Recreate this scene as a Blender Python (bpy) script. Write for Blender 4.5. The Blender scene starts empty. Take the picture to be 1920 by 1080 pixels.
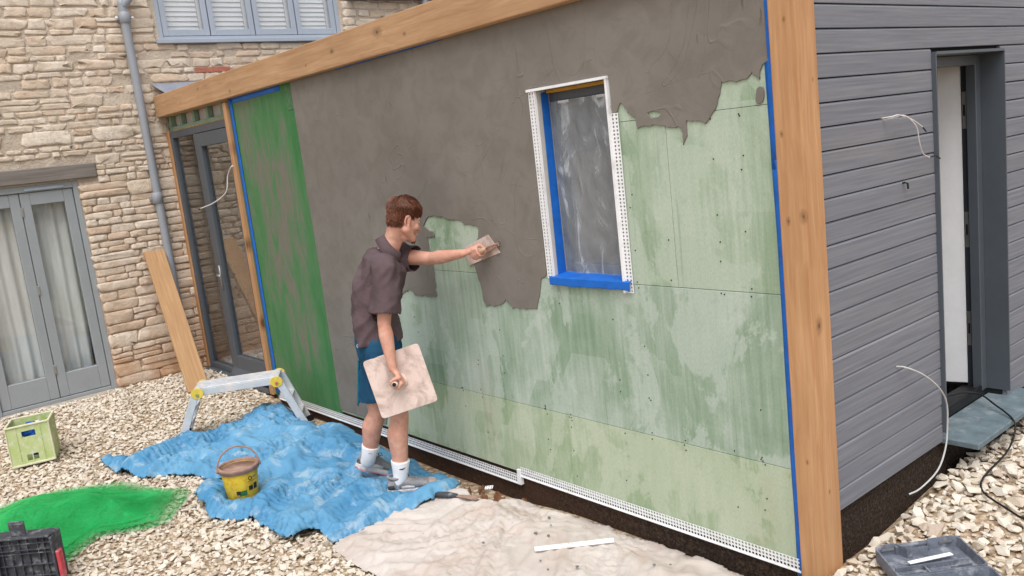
import bpy, bmesh, math, random
import numpy as np
from mathutils import Vector, Matrix, Quaternion, noise as mnoise

random.seed(7); rng = np.random.default_rng(7)
scene = bpy.context.scene
COL = scene.collection
# ------------------------------------------------------------------ camera
cd = bpy.data.cameras.new('camera'); cam = bpy.data.objects.new('camera', cd); COL.objects.link(cam)
cd.sensor_width = 36; cd.lens = 1621.35/1920*36; cd.clip_start = .05; cd.clip_end = 500
cam.matrix_world = (Matrix.Translation((1.898, -3.089, 2.1)) @ Matrix.Rotation(math.radians(50.861), 4, 'Z')
                    @ Matrix.Rotation(math.radians(80.341), 4, 'X') @ Matrix.Rotation(math.radians(-6.563), 4, 'Z'))
scene.camera = cam
# ------------------------------------------------------------------ overcast daylight
SUN_EL, SUN_AZ = math.radians(62), math.radians(131)
w = bpy.data.worlds.new('World'); scene.world = w; w.use_nodes = True
nt = w.node_tree; bg = nt.nodes['Background']
sky = nt.nodes.new('ShaderNodeTexSky'); sky.sky_type = 'NISHITA'; sky.sun_disc = False
sky.sun_elevation = SUN_EL; sky.sun_rotation = SUN_AZ; sky.dust_density = 2.5; sky.air_density = 1.0; sky.ozone_density = 1
hs = nt.nodes.new('ShaderNodeHueSaturation'); hs.inputs['Saturation'].default_value = .22
nt.links.new(sky.outputs[0], hs.inputs['Color']); nt.links.new(hs.outputs[0], bg.inputs[0]); bg.inputs[1].default_value = .12
sl = bpy.data.lights.new('sun', 'SUN'); sl.energy = 1.25; sl.angle = math.radians(42); sl.color = (1, .995, .985)
so = bpy.data.objects.new('sun', sl); COL.objects.link(so)
sd = Vector((math.sin(SUN_AZ)*math.cos(SUN_EL), math.cos(SUN_AZ)*math.cos(SUN_EL), math.sin(SUN_EL)))
so.rotation_euler = (-sd).to_track_quat('-Z', 'Y').to_euler(); so.location = sd*30
vs = scene.view_settings; vs.view_transform = 'Standard'; vs.look = 'None'; vs.gamma = 1; vs.exposure = .76
# ================================================================== helpers
def lin(r, g, b):
    f = lambda c: ((c/255+.055)/1.055)**2.4 if c > 10 else c/255/12.92
    return (f(r), f(g), f(b), 1)
class Mat:
    def __init__(s, name):
        s.m = bpy.data.materials.new(name); s.m.use_nodes = True; s.t = s.m.node_tree
        s.p = s.t.nodes['Principled BSDF']; s.o = s.t.nodes['Material Output']; s._c = None
    def n(s, ty, **kw):
        n = s.t.nodes.new(ty)
        for k, v in kw.items(): setattr(n, k, v)
        return n
    def L(s, a, b): s.t.links.new(a, b)
    def put(s, sock, v):
        if v is None: return
        if isinstance(v, bpy.types.NodeSocket): s.L(v, sock)
        else: sock.default_value = v
    def co(s, scale=(1, 1, 1), rot=(0, 0, 0), loc=(0, 0, 0), src='Object'):
        if s._c is None: s._c = s.n('ShaderNodeTexCoord')
        m = s.n('ShaderNodeMapping'); m.inputs['Scale'].default_value = scale; m.inputs['Rotation'].default_value = rot
        m.inputs['Location'].default_value = loc; s.L(s._c.outputs[src], m.inputs[0]); return m.outputs[0]
    def noise(s, vec, scale=1, detail=4, rough=.55, dist=0):
        n = s.n('ShaderNodeTexNoise'); s.put(n.inputs['Vector'], vec)
        n.inputs['Scale'].default_value = scale; n.inputs['Detail'].default_value = detail
        n.inputs['Roughness'].default_value = rough; n.inputs['Distortion'].default_value = dist; return n.outputs[0]
    def vor(s, vec, scale=1, feature='F1', metric='EUCLIDEAN', out=0):
        n = s.n('ShaderNodeTexVoronoi'); n.feature = feature
        if feature != 'DISTANCE_TO_EDGE': n.distance = metric
        s.put(n.inputs['Vector'], vec); n.inputs['Scale'].default_value = scale; return n.outputs[out]
    def ramp(s, f, stops, interp='LINEAR'):
        n = s.n('ShaderNodeValToRGB'); s.put(n.inputs[0], f); e = n.color_ramp.elements; n.color_ramp.interpolation = interp
        while len(e) < len(stops): e.new(.5)
        for k, (p, c) in zip(e, stops):
            k.position = p; k.color = c if not isinstance(c, (int, float)) else (c, c, c, 1)
        return n.outputs[0]
    def mix(s, f, a, b, ty='MIX'):
        n = s.n('ShaderNodeMix', data_type='RGBA', blend_type=ty); s.put(n.inputs[0], f)
        s.put(n.inputs[6], a); s.put(n.inputs[7], b); return n.outputs[2]
    def math(s, op, a, b=None, c=None):
        n = s.n('ShaderNodeMath', operation=op)
        for i, v in enumerate((a, b, c)): s.put(n.inputs[i], v)
        return n.outputs[0]
    def xyz(s, vec=None):
        n = s.n('ShaderNodeSeparateXYZ'); s.L(vec or s.co(), n.inputs[0]); return n.outputs
    def orand(s): return s.n('ShaderNodeObjectInfo').outputs['Random']
    def irand(s): return s.n('ShaderNodeNewGeometry').outputs['Random Per Island']
    def bump(s, h, strength=.5, dist=.01, nrm=None):
        n = s.n('ShaderNodeBump'); n.inputs['Strength'].default_value = strength; n.inputs['Distance'].default_value = dist
        s.L(h, n.inputs['Height'])
        if nrm: s.L(nrm, n.inputs['Normal'])
        return n.outputs[0]
    def fin(s, col=None, rough=.7, nrm=None, metal=0, spec=None, **kw):
        s.put(s.p.inputs['Base Color'], col); s.put(s.p.inputs['Roughness'], rough); s.put(s.p.inputs['Metallic'], metal)
        if spec is not None: s.p.inputs['Specular IOR Level'].default_value = spec
        if nrm: s.L(nrm, s.p.inputs['Normal'])
        for k, v in kw.items(): s.put(s.p.inputs[k], v)
        return s.m
MATS = {}
def plain(name, c, rough=.6, var=.12, sc=9, bump=.0, metal=0, spec=.3, dirt=None, dirtamt=.5):
    m = Mat(name); v = m.co()
    n1 = m.noise(v, sc, 5); n2 = m.noise(v, sc*7, 3)
    f = m.math('ADD', m.math('MULTIPLY', n1, .65), m.math('MULTIPLY', n2, .35))
    lo = tuple(x*(1-var*1.6) for x in c[:3])+(1,); hi = tuple(min(1, x*(1+var)) for x in c[:3])+(1,)
    col = m.ramp(f, [(.3, lo), (.7, hi)])
    if dirt: col = m.mix(m.ramp(m.noise(v, sc*.7, 7, .65), [(.52, 0.), (.66, dirtamt)]), col, dirt)
    nm = m.bump(f, bump, .006) if bump else None
    return m.fin(col, rough, nm, metal, spec)
def wood(name, ax, light, dark, sc=1.0, knots=True, at=()):
    m = Mat(name)
    s = [34*sc, 34*sc, 34*sc]; s[ax] = 1.0*sc
    wob = m.noise(m.co(), 1.7, 2)
    cv = m.co(tuple(s)); add = m.n('ShaderNodeVectorMath', operation='ADD')
    k = m.n('ShaderNodeVectorMath', operation='SCALE'); k.inputs['Scale'].default_value = 3.0
    comb = m.n('ShaderNodeCombineXYZ')
    for i in range(3):
        if i != ax: m.L(wob, comb.inputs[i])
    m.L(comb.outputs[0], k.inputs[0]); m.L(cv, add.inputs[0]); m.L(k.outputs[0], add.inputs[1]); cv = add.outputs[0]
    g = m.noise(cv, 1, 5, .62); s2 = [95, 95, 95]; s2[ax] = 4
    g2 = m.noise(m.co(tuple(s2)), 1, 3, .6)
    f = m.math('ADD', m.math('MULTIPLY', g, .7), m.math('MULTIPLY', g2, .3))
    col = m.ramp(f, [(.3, dark), (.5, tuple((a+b)/2 for a, b in zip(light, dark))), (.68, light)])
    big = m.noise(m.co(), 1.3, 4)
    col = m.mix(m.ramp(big, [(.35, 0.), (.7, .35)]), col, tuple(x*.72 for x in dark[:3])+(1,))
    if knots:
        s3 = [3.6, 3.6, 3.6]; s3[ax] = 2.1
        kv = m.vor(m.co(tuple(s3)), 1)
        col = m.mix(m.ramp(kv, [(.06, .8), (.10, .45), (.2, 0.)]), col, (.06, .028, .012, 1))
        ck = [60, 60, 60]; ck[ax] = 1.6
        col = m.mix(m.ramp(m.noise(m.co(tuple(ck), loc=(3, 5, 7)), 1, 2), [(.70, 0.), (.75, .7)]), col, (.06, .03, .015, 1))
    for (kx, ky, kz, kr) in at:       # knots where the timber shows them
        sb = m.n('ShaderNodeVectorMath', operation='SUBTRACT'); m.L(m.co(), sb.inputs[0]); sb.inputs[1].default_value = (kx, ky, kz)
        ml = m.n('ShaderNodeVectorMath', operation='MULTIPLY'); m.L(sb.outputs[0], ml.inputs[0]); q = [1/kr]*3; q[ax] *= .6; ml.inputs[1].default_value = q
        ln = m.n('ShaderNodeVectorMath', operation='LENGTH'); m.L(ml.outputs[0], ln.inputs[0])
        dd = m.math('ADD', ln.outputs['Value'], m.math('MULTIPLY', m.noise(m.co(), 55, 3), .9))
        col = m.mix(m.ramp(m.math('MULTIPLY', dd, .4), [(.25, .95), (.34, .5), (.5, .35), (.75, 0.)]), col, tuple(x*.34 for x in dark[:3])+(1,))
    return m.fin(col, .7, m.bump(f, .35, .004), spec=.25)

def setm(name, m): MATS[name] = m; return m
# ---- materials
def build_mats():
    A = MATS
    A['oak_z'] = wood('oak_vertical', 2, lin(206, 162, 120), lin(172, 124, 84), at=[(-.082, 0, 1.65, .010), (-.012, 0, 1.668, .016), (0, .05, 1.21, .022), (-.06, 0, .62, .007), (0, .06, .48, .007), (-.09, 0, 2.0, .008), (0, .1, 2.2, .006), (-.05, 0, 2.44, .007)])
    A['oak_x'] = wood('oak_beam', 0, lin(202, 164, 126), lin(166, 126, 91), at=[(-6.0, -.035, 2.87, .012), (-5.3, -.035, 2.77, .014), (-3.9, -.035, 2.79, .008), (-3.5, -.035, 2.83, .018), (-2.9, -.035, 2.86, .03), (-2.6, -.035, 2.80, .012)])
    A['oak_plank'] = wood('oak_plank', 2, lin(200, 162, 120), lin(166, 124, 86), 1.2)
    A['old_wood'] = wood('weathered_lintel', 1, lin(152, 144, 136), lin(104, 97, 92), 1.3)
    # green render boards (three tints)
    def board(name, g, pale, dark, paleamt):
        m = Mat(name); v = m.co()
        patch = m.vor(m.co((3.1, 1, 1.9), loc=(.3, 0, .1)), 1, metric='CHEBYCHEV', out=1)
        pv = m.n('ShaderNodeSeparateColor'); m.L(patch, pv.inputs[0]); pv = pv.outputs[0]
        big = m.noise(m.co((1.5, 1, 1.0)), 1, 6, .6, .8)
        st = m.noise(m.co((34, 1, 2.2)), 1, 4, .6)
        f = m.math('ADD', m.math('MULTIPLY', big, .62), m.math('ADD', m.math('MULTIPLY', st, .28), m.math('MULTIPLY', pv, .1)))
        col = m.ramp(f, [(.34, dark), (.46, g), (.62, pale)])
        wash = m.noise(m.co((2.6, 1, 1.7), loc=(7, 0, 3)), 1, 8, .66, .4)
        col = m.mix(m.ramp(wash, [(.5, 0.), (.53, paleamt*.75), (.75, paleamt)]), col, pale)
        fine = m.noise(m.co((150, 1, 60)), 1, 3, .7)
        col = m.mix(m.ramp(fine, [(.3, .25), (.6, 0.)]), col, tuple(x*.7 for x in dark[:3])+(1,))
        drip = m.noise(m.co((26, 1, 1.1), loc=(1, 0, 9)), 1, 2, .5)
        dm = m.math('MULTIPLY', m.ramp(drip, [(.64, 0.), (.7, .28)]), m.ramp(m.noise(m.co(loc=(5, 2, 2)), 1.8, 3), [(.45, 0.), (.6, 1.)]))
        col = m.mix(dm, col, tuple(x*.62 for x in dark[:3])+(1,))
        rust = m.math('MULTIPLY', m.ramp(m.noise(m.co((2.2, 1, .9), loc=(2.4, 0, .2)), 1, 5), [(.6, 0.), (.75, .35)]), fine)
        col = m.mix(rust, col, lin(170, 140, 110))
        return m.fin(col, .75, m.bump(m.math('ADD', fine, m.math('MULTIPLY', wash, .5)), .25, .003), spec=.25)
    A['board_a'] = board('green_board', lin(150, 169, 143), lin(186, 198, 181), lin(124, 149, 117), .8)
    A['board_b'] = board('green_board_bluish', lin(149, 168, 147), lin(187, 198, 186), lin(120, 145, 118), .85)
    A['board_c'] = board('green_board_yellowish', lin(157, 174, 142), lin(190, 199, 176), lin(128, 151, 113), .85)
    # left board: brown skim smeared over saturated green
    m = Mat('skimmed_green_board')
    a = m.noise(m.co((6, 1, 1.7)), 1, 7, .66, .8); b = m.noise(m.co((2.2, 1, 1.3), loc=(3, 0, 1)), 1, 5, .6)
    X = m.xyz()
    edge = m.ramp(m.math('MULTIPLY_ADD', X[0], .8, 4.48), [(.04, .10), (.2, .0), (.86, 0.), (.97, .12)])
    low = m.ramp(m.math('MULTIPLY', X[2], .4), [(0., .10), (.35, .03), (.8, .0), (1., .07)])
    f = m.math('ADD', m.math('ADD', m.math('MULTIPLY', a, .55), m.math('MULTIPLY', b, .45)), m.math('ADD', edge, low))
    col = m.ramp(f, [(.44, lin(120, 114, 104)), (.5, lin(108, 118, 97)), (.57, lin(82, 124, 82)), (.72, lin(60, 116, 68))])
    dk = m.noise(m.co((60, 1, 8)), 1, 4); col = m.mix(m.ramp(dk, [(.35, .3), (.5, 0.)]), col, lin(80, 100, 76))
    A['skim'] = m.fin(col, .8, m.bump(f, .4, .004), spec=.2)
    A['mesh_tape'] = plain('dark_green_mesh_tape', lin(84, 120, 84), .8, .25, 30)
    # base coat
    m = Mat('grey_brown_base_coat')
    big = m.noise(m.co((.8, 1, .8)), 1, 5, .6); fine = m.noise(m.co(), 160, 4, .7); med = m.noise(m.co((1, 1, 1.0)), 7, 5, .6, .6)
    col = m.ramp(big, [(.32, lin(116, 110, 103)), (.5, lin(126, 120, 113)), (.72, lin(136, 130, 123))])
    col = m.mix(m.ramp(med, [(.38, .3), (.55, 0.)]), col, lin(104, 97, 90))
    cont = m.noise(m.co((1.1, 1, .8), loc=(4, 0, 2)), 1.7, 2, .5, 1.2)
    rid = m.math('ABSOLUTE', m.math('SUBTRACT', m.math('FRACT', m.math('MULTIPLY', cont, 7)), .5))
    ridm = m.math('MULTIPLY', m.ramp(rid, [(0., 1.), (.035, 0.)]), m.ramp(m.noise(m.co(loc=(9, 0, 9)), 1.6, 3), [(.48, 0.), (.6, 1.)]))
    scratch = m.math('MULTIPLY', m.ramp(m.noise(m.co((38, 1, 5), loc=(2, 0, 5)), 1, 3), [(.67, 0.), (.7, 1.)]),
                     m.ramp(m.noise(m.co(loc=(1, 0, 4)), 2.2, 3), [(.52, 0.), (.62, 1.)]))
    col = m.mix(m.math('MULTIPLY', scratch, .5), col, lin(84, 76, 68))
    h = m.math('ADD', m.math('ADD', m.math('MULTIPLY', med, .5), m.math('MULTIPLY', fine, .06)), m.math('SUBTRACT', m.math('MULTIPLY', ridm, .4), m.math('MULTIPLY', scratch, .3)))
    A['coat'] = m.fin(col, .8, m.bump(h, .55, .012), spec=.2)
    # stone, mortar
    m = Mat('limestone')
    r = m.orand(); v = m.co()
    col = m.ramp(r, [(0., lin(216, 199, 181)), (.25, lin(226, 212, 196)), (.45, lin(212, 193, 174)), (.6, lin(230, 217, 201)), (.78, lin(214, 192, 170)), (.92, lin(207, 182, 160)), (1., lin(220, 200, 182))])
    n1 = m.noise(v, 14, 8, .68); n2 = m.noise(v, 60, 5, .7)
    col = m.mix(m.ramp(n1, [(.36, .55), (.52, 0.)]), col, lin(184, 160, 136))
    col = m.mix(m.ramp(n2, [(.55, 0.), (.75, .45)]), col, lin(235, 224, 204))
    smear = m.noise(v, 3.2, 7, .68); X = m.xyz()
    col = m.mix(m.math('MULTIPLY', m.ramp(smear, [(.46, 0.), (.58, .75)]), m.ramp(m.math('MULTIPLY', X[2], .25), [(.45, .15), (.62, 1.)])), col, lin(204, 188, 168))
    warm = m.math('MULTIPLY', m.ramp(m.math('MULTIPLY', X[2], .25), [(.02, .75), (.22, .25), (.5, .0)]), m.ramp(m.noise(v, 2.5, 3), [(.35, .25), (.6, 1.)]))
    col = m.mix(warm, col, lin(186, 136, 92))
    A['stone'] = m.fin(col, .9, m.bump(m.math('ADD', n1, m.math('MULTIPLY', n2, .35)), .9, .02), spec=.1)
    A['red_brick'] = plain('red_brick', lin(176, 112, 92), .9, .2, 20, .6)
    m = Mat('lime_mortar'); v = m.co(); n1 = m.noise(v, 5, 8, .65); n2 = m.noise(v, 45, 6, .7)
    col = m.ramp(n1, [(.32, lin(192, 174, 156)), (.5, lin(208, 192, 174)), (.7, lin(218, 203, 186))])
    col = m.mix(m.ramp(n2, [(.3, .4), (.5, 0.)]), col, lin(172, 150, 128))
    X = m.xyz(); warm = m.math('MULTIPLY', m.ramp(m.math('MULTIPLY', X[2], .25), [(.02, .7), (.25, .2), (.5, .0)]), n1)
    col = m.mix(warm, col, lin(170, 112, 70))
    A['mortar'] = m.fin(col, .95, m.bump(m.math('ADD', n1, n2), .9, .025), spec=.05)
    # gravel
    m = Mat('limestone_gravel'); r = m.irand(); v = m.co()
    col = m.ramp(r, [(0., lin(217, 207, 192)), (.2, lin(209, 198, 181)), (.38, lin(222, 213, 200)), (.55, lin(203, 191, 173)), (.7, lin(216, 205, 189)), (.84, lin(195, 181, 163)), (.93, lin(196, 176, 160)), (1., lin(176, 164, 150))])
    n1 = m.noise(v, 40, 5, .65); col = m.mix(m.ramp(n1, [(.36, .3), (.5, 0.)]), col, lin(182, 162, 136))
    A['gravel'] = m.fin(col, .9, m.bump(n1, .5, .008), spec=.1)
    m = Mat('gravel_earth'); v = m.co(); n1 = m.noise(v, 3, 8, .65); vv = m.vor(v, 26, out=0); vc = m.vor(v, 26, out=1)
    cs = m.n('ShaderNodeSeparateColor'); m.L(vc, cs.inputs[0])
    col = m.ramp(cs.outputs[0], [(0., lin(186, 166, 140)), (.5, lin(204, 186, 160)), (1., lin(172, 150, 124))])
    col = m.mix(m.ramp(vv, [(.4, 0.), (.65, .6)]), col, lin(124, 100, 76)); col = m.mix(m.ramp(n1, [(.45, 0.), (.65, .35)]), col, lin(150, 112, 82))
    A['earth'] = m.fin(col, .95, m.bump(vv, .8, .03), spec=.05)
    A['clod'] = plain('red_earth', lin(132, 92, 66), .95, .3, 18, .9)
    # plinth
    m = Mat('bituminous_plinth'); v = m.co(); n1 = m.noise(v, 70, 6, .75); n2 = m.noise(v, 4, 4)
    col = m.ramp(n1, [(.35, lin(44, 36, 32)), (.55, lin(76, 64, 56)), (.72, lin(120, 104, 92))])
    X = m.xyz(); br = m.ramp(m.math('MULTIPLY_ADD', X[0], -.2, 0.), [(.15, 0.), (.4, .6), (.8, .75)])
    col = m.mix(m.math('MULTIPLY', br, m.ramp(n2, [(.3, .4), (.6, 1.)])), col, lin(92, 66, 50))
    A['plinth'] = m.fin(col, .95, m.bump(n1, 1., .02), spec=.1)
    # cladding
    m = Mat('grey_stained_cladding')
    v = m.co((85, 2.6, 85)); r = m.orand()
    off = m.n('ShaderNodeVectorMath', operation='ADD'); cb = m.n('ShaderNodeCombineXYZ'); m.L(m.math('MULTIPLY', r, 60), cb.inputs[1]); m.L(v, off.inputs[0]); m.L(cb.outputs[0], off.inputs[1])
    wv = m.n('ShaderNodeTexWave'); wv.wave_type = 'RINGS'; wv.inputs['Scale'].default_value = .16; wv.inputs['Distortion'].default_value = 14; wv.inputs['Detail'].default_value = 3
    m.L(off.outputs[0], wv.inputs['Vector']); g = m.noise(off.outputs[0], 1, 5, .62)
    f = m.math('ADD', m.math('MULTIPLY', wv.outputs[1], .12), m.math('MULTIPLY', g, .88))
    col = m.ramp(f, [(.25, lin(106, 108, 115)), (.5, lin(121, 122, 129)), (.75, lin(136, 136, 141))])
    br = m.noise(m.co((3, 1.3, 3)), 1, 5); col = m.mix(m.ramp(br, [(.5, 0.), (.7, .25)]), col, lin(136, 128, 122))
    col = m.mix(m.math('MULTIPLY', r, .28), col, lin(112, 114, 122))
    A['clad'] = m.fin(col, .75, m.bump(f, .16, .004), spec=.2)
    A['gap'] = plain('dark_membrane', (.012, .012, .013, 1), .9, .2)
    A['anthracite'] = plain('anthracite_frame', lin(80, 86, 93), .42, .06, 4, 0, 0, .45)
    A['anthracite_dark'] = plain('anthracite_rebate', lin(50, 54, 60), .5, .06, 4)
    A['grey_frame'] = plain('grey_painted_timber', lin(150, 154, 157), .45, .05, 5, .08, 0, .4)
    A['grey_window'] = plain('pale_grey_frame', lin(164, 172, 184), .42, .05, 5, 0, 0, .4)
    A['sill_stone'] = plain('sandy_sill', lin(168, 160, 150), .8, .15, 10, .3, dirt=lin(190, 165, 135))
    A['slat'] = plain('white_shutter', lin(230, 232, 234), .5, .04, 6)
    A['slate'] = plain('blue_grey_sill', lin(104, 118, 124), .6, .2, 14, .25, dirt=lin(150, 156, 158))
    A['upvc'] = plain('white_plastic', lin(238, 238, 240), .45, .03, 20, dirt=lin(196, 192, 184), dirtamt=.4)
    A['tape'] = plain('blue_masking_tape', lin(28, 104, 196), .5, .15, 16, .4)
    A['ochre'] = plain('ochre_timber_strip', lin(190, 140, 50), .7, .15)
    A['lead'] = plain('lead_flashing', lin(134, 138, 150), .5, .15, 12, .3)
    A['pipe'] = plain('grey_pipe', lin(146, 149, 156), .45, .05, 6, 0, 0, .4)
    A['white'] = plain('white_paint', lin(226, 226, 228), .6, .04, 6)
    A['stud'] = plain('green_treated_timber', lin(130, 152, 132), .8, .15, 14, .2)
    A['panel_grey'] = plain('grey_board', lin(190, 186, 182), .8, .08)
    A['black'] = plain('black_plastic', lin(28, 28, 30), .5, .15)
    A['steel'] = plain('dull_steel', lin(176, 174, 172), .38, .15, 20, .1, .8)
    A['screw'] = plain('dark_screw', lin(40, 40, 40), .5, .1, 20)
    A['roof'] = plain('grey_roof_membrane', lin(92, 94, 98), .8, .1)
    A['inside'] = plain('bare_plaster', lin(150, 146, 142), .9, .05)
    A['darkroom'] = plain('dim_room', lin(70, 68, 66), .9, .1)
    # glass
    m = Mat('window_glass'); tr = m.n('ShaderNodeBsdfTransparent'); tr.inputs[0].default_value = (.965, .965, .965, 1)
    gl = m.n('ShaderNodeBsdfGlossy'); gl.inputs['Roughness'].default_value = .015
    lw = m.n('ShaderNodeLayerWeight'); lw.inputs[0].default_value = .5; fr = m.math('MULTIPLY_ADD', m.math('POWER', lw.outputs['Facing'], 4.), .85, .06)
    mx = m.n('ShaderNodeMixShader'); m.L(fr, mx.inputs[0]); m.L(tr.outputs[0], mx.inputs[1]); m.L(gl.outputs[0], mx.inputs[2]); m.L(mx.outputs[0], m.o.inputs[0]); A['glass'] = m.m
    # translucent protective film
    m = Mat('plastic_film'); v = m.co(); tr = m.n('ShaderNodeBsdfTransparent'); tr.inputs[0].default_value = (.9, .92, .93, 1)
    n1 = m.noise(m.co((9, 9, 3.2), rot=(0, .3, 0)), 1, 5, .62, 1.1)
    m.fin(lin(208, 214, 220), .22, m.bump(n1, .9, .02), spec=.6)
    mx = m.n('ShaderNodeMixShader'); m.L(m.ramp(n1, [(.35, .2), (.57, .3), (.67, .7)]), mx.inputs[0]); m.L(tr.outputs[0], mx.inputs[1]); m.L(m.p.outputs[0], mx.inputs[2]); m.L(mx.outputs[0], m.o.inputs[0]); A['film'] = m.m
    # cloths
    def cloth(name, a, b, c, camt, sc):
        m = Mat(name); v = m.co(); n1 = m.noise(v, 2.2, 6, .6); n2 = m.noise(v, sc, 8, .68, .5); n3 = m.noise(v, 260, 2)
        col = m.ramp(n1, [(.35, a), (.65, b)]); col = m.mix(m.ramp(n2, [(.52, 0.), (.64, camt)]), col, c)
        sp = m.vor(v, 21); col = m.mix(m.ramp(sp, [(.05, .5), (.09, 0.)]), col, lin(120, 106, 96))
        cr = m.noise(m.co((1, 1, 1)), 17, 5, .6, 1.8)
        h = m.math('ADD', m.math('ABSOLUTE', m.math('SUBTRACT', cr, .5)), m.math('MULTIPLY', n3, .03))
        return m.fin(col, .9, m.bump(h, .3, .02), spec=.1)
    A['blue_cloth'] = cloth('blue_dust_sheet', lin(76, 132, 170), lin(108, 158, 190), lin(166, 184, 194), .6, 6)
    A['cream_cloth'] = cloth('cream_dust_sheet', lin(190, 177, 168), lin(202, 193, 186), lin(178, 153, 138), .5, 2.6)
    m = Mat('curtain'); v = m.co(); n1 = m.noise(m.co((1, 9, 1.2)), 1, 5); X = m.xyz()
    col = m.ramp(n1, [(.3, lin(208, 210, 206)), (.7, lin(232, 234, 230))])
    col = m.mix(m.ramp(m.math('ADD', X[2], m.math('MULTIPLY', n1, .5)), [(.45, .6), (.7, 0.)]), col, lin(150, 172, 190))
    A['curtain'] = m.fin(col, .9, m.bump(n1, .5, .02))
    # netting: fine woven mesh
    m = Mat('green_netting'); n1 = m.noise(m.co(), 4, 4); A['net'] = m.fin(m.ramp(n1, [(.3, lin(8, 158, 72)), (.7, lin(34, 190, 100))]), .5)
    # person
    m = Mat('skin'); v = m.co(); n1 = m.noise(v, 22, 5); n2 = m.noise(v, 140, 3)
    col = m.mix(m.ramp(m.noise(v, 9, 4), [(.4, 0.), (.7, .4)]), m.ramp(n1, [(.3, lin(192, 140, 120)), (.7, lin(214, 168, 148))]), lin(196, 128, 108)); col = m.mix(m.ramp(n2, [(.62, 0.), (.75, .25)]), col, lin(178, 112, 90))
    A['skin'] = m.fin(col, .55, m.bump(n2, .12, .002), spec=.3)
    try: m.p.inputs['Subsurface Weight'].default_value = .12; m.p.inputs['Subsurface Radius'].default_value = (.012, .005, .003)
    except Exception: pass
    m = Mat('hair'); n1 = m.irand(); n2 = m.noise(m.co(), 60, 3)
    A['hair'] = m.fin(m.mix(m.ramp(n2, [(.35, .5), (.6, 0.)]), m.ramp(n1, [(0., lin(70, 40, 30)), (.5, lin(112, 68, 50)), (1., lin(152, 100, 74))]), lin(58, 36, 28)), .55, spec=.35)
    m = Mat('polo_fabric'); v = m.co(); n1 = m.noise(v, 4, 5); n2 = m.noise(v, 330, 2)
    col = m.ramp(m.math('ADD', m.math('MULTIPLY', n1, .5), m.math('MULTIPLY', n2, .5)), [(.35, lin(84, 70, 73)), (.65, lin(106, 90, 93))])
    A['polo'] = m.fin(col, .9, m.bump(m.math('ADD', n2, m.math('MULTIPLY', m.noise(v, 9, 5, .6, 1.5), 4)), .3, .004), spec=.1)
    m = Mat('shorts_fabric'); v = m.co(); n1 = m.noise(v, 7, 5, .6, 1)
    A['shorts'] = m.fin(m.ramp(n1, [(.3, lin(16, 58, 88)), (.7, lin(28, 84, 116))]), .7, m.bump(n1, .4, .01), spec=.25)
    A['teal'] = plain('teal_lining', lin(10, 112, 132), .7, .15)
    m = Mat('sock_rib'); X = m.co((1, 1, 1)); wv = m.n('ShaderNodeTexWave'); wv.inputs['Scale'].default_value = 60; wv.bands_direction = 'DIAGONAL'; m.L(m.co((1, 1, 0)), wv.inputs['Vector'])
    A['sock'] = m.fin(lin(236, 234, 236), .9, m.bump(wv.outputs[1], .3, .003))
    A['shoe'] = plain('grey_dusty_shoe', lin(138, 136, 138), .85, .25, 30, .3, dirt=lin(186, 168, 158))
    A['sole'] = plain('pale_sole', lin(214, 206, 204), .7, .1, 20, dirt=lin(150, 140, 134))
    A['toe'] = plain('beige_dusty_toe', lin(176, 160, 150), .85, .2, 30, .3)
    A['pink'] = plain('pink_outsole', lin(224, 128, 138), .7, .15, 20)
    A['hawk'] = (lambda m: m.fin(m.mix(m.ramp(m.noise(m.co(), 8, 7, .66, 1.), [(.44, 0.), (.62, .75)]), lin(216, 194, 184), lin(160, 140, 128)), .6, m.bump(m.noise(m.co(), 30, 5), .25, .004)))(Mat('dusty_plastic_hawk'))
    A['handle_wood'] = plain('pale_worn_handle', lin(196, 160, 130), .7, .2, 25)
    A['alu'] = plain('plaster_stained_aluminium', lin(206, 208, 212), .5, .12, 12, .1, .25, .4, dirt=lin(232, 216, 206), dirtamt=.8)
    A['yellow'] = plain('yellow_hinge', lin(222, 196, 78), .55, .15, 25, dirt=lin(206, 196, 176))
    # bucket side: worn yellow paper with print bands
    m = Mat('worn_yellow_bucket'); v = m.co(); n1 = m.noise(v, 14, 7, .68); n2 = m.noise(m.co((30, 30, 8)), 1, 4)
    col = m.ramp(n1, [(.35, lin(176, 140, 54)), (.5, lin(214, 182, 52)), (.7, lin(226, 198, 72))]); col = m.mix(m.ramp(n2, [(.58, 0.), (.7, .55)]), col, lin(170, 128, 96))
    A['bucket'] = m.fin(col, .6, m.bump(n1, .2, .004), spec=.3)
    A['plaster_mud'] = plain('plaster_residue', lin(164, 132, 118), .85, .25, 26, .5)
    m = Mat('splashed_green_crate'); v = m.co(); n1 = m.noise(v, 7, 6, .65); n2 = m.noise(v, 24, 5, .7)
    col = m.ramp(n1, [(.35, lin(166, 186, 104)), (.6, lin(192, 200, 150))]); col = m.mix(m.ramp(n2, [(.54, 0.), (.62, .8)]), col, lin(206, 206, 192))
    A['crate'] = m.fin(col, .6, m.bump(n2, .15, .003))
    A['crate_dusty'] = plain('dusty_crate_rim', lin(212, 208, 178), .7, .1, 14)
    A['blue_bag'] = plain('blue_plastic_bag', lin(14, 84, 172), .35, .2, 30, .5)
    A['tool_black'] = plain('dusty_black_plastic', lin(66, 68, 74), .6, .2, 26, .2, dirt=lin(150, 150, 152), dirtamt=.55)
    A['red'] = plain('red_clip', lin(196, 74, 84), .55, .2, 24, dirt=lin(210, 160, 160))
    A['case'] = plain('dusty_grey_case', lin(108, 113, 124), .6, .25, 22, .2, dirt=lin(170, 172, 176), dirtamt=.7)
    A['cable'] = plain('white_cable', lin(214, 210, 208), .5, .06, 20)
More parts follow.
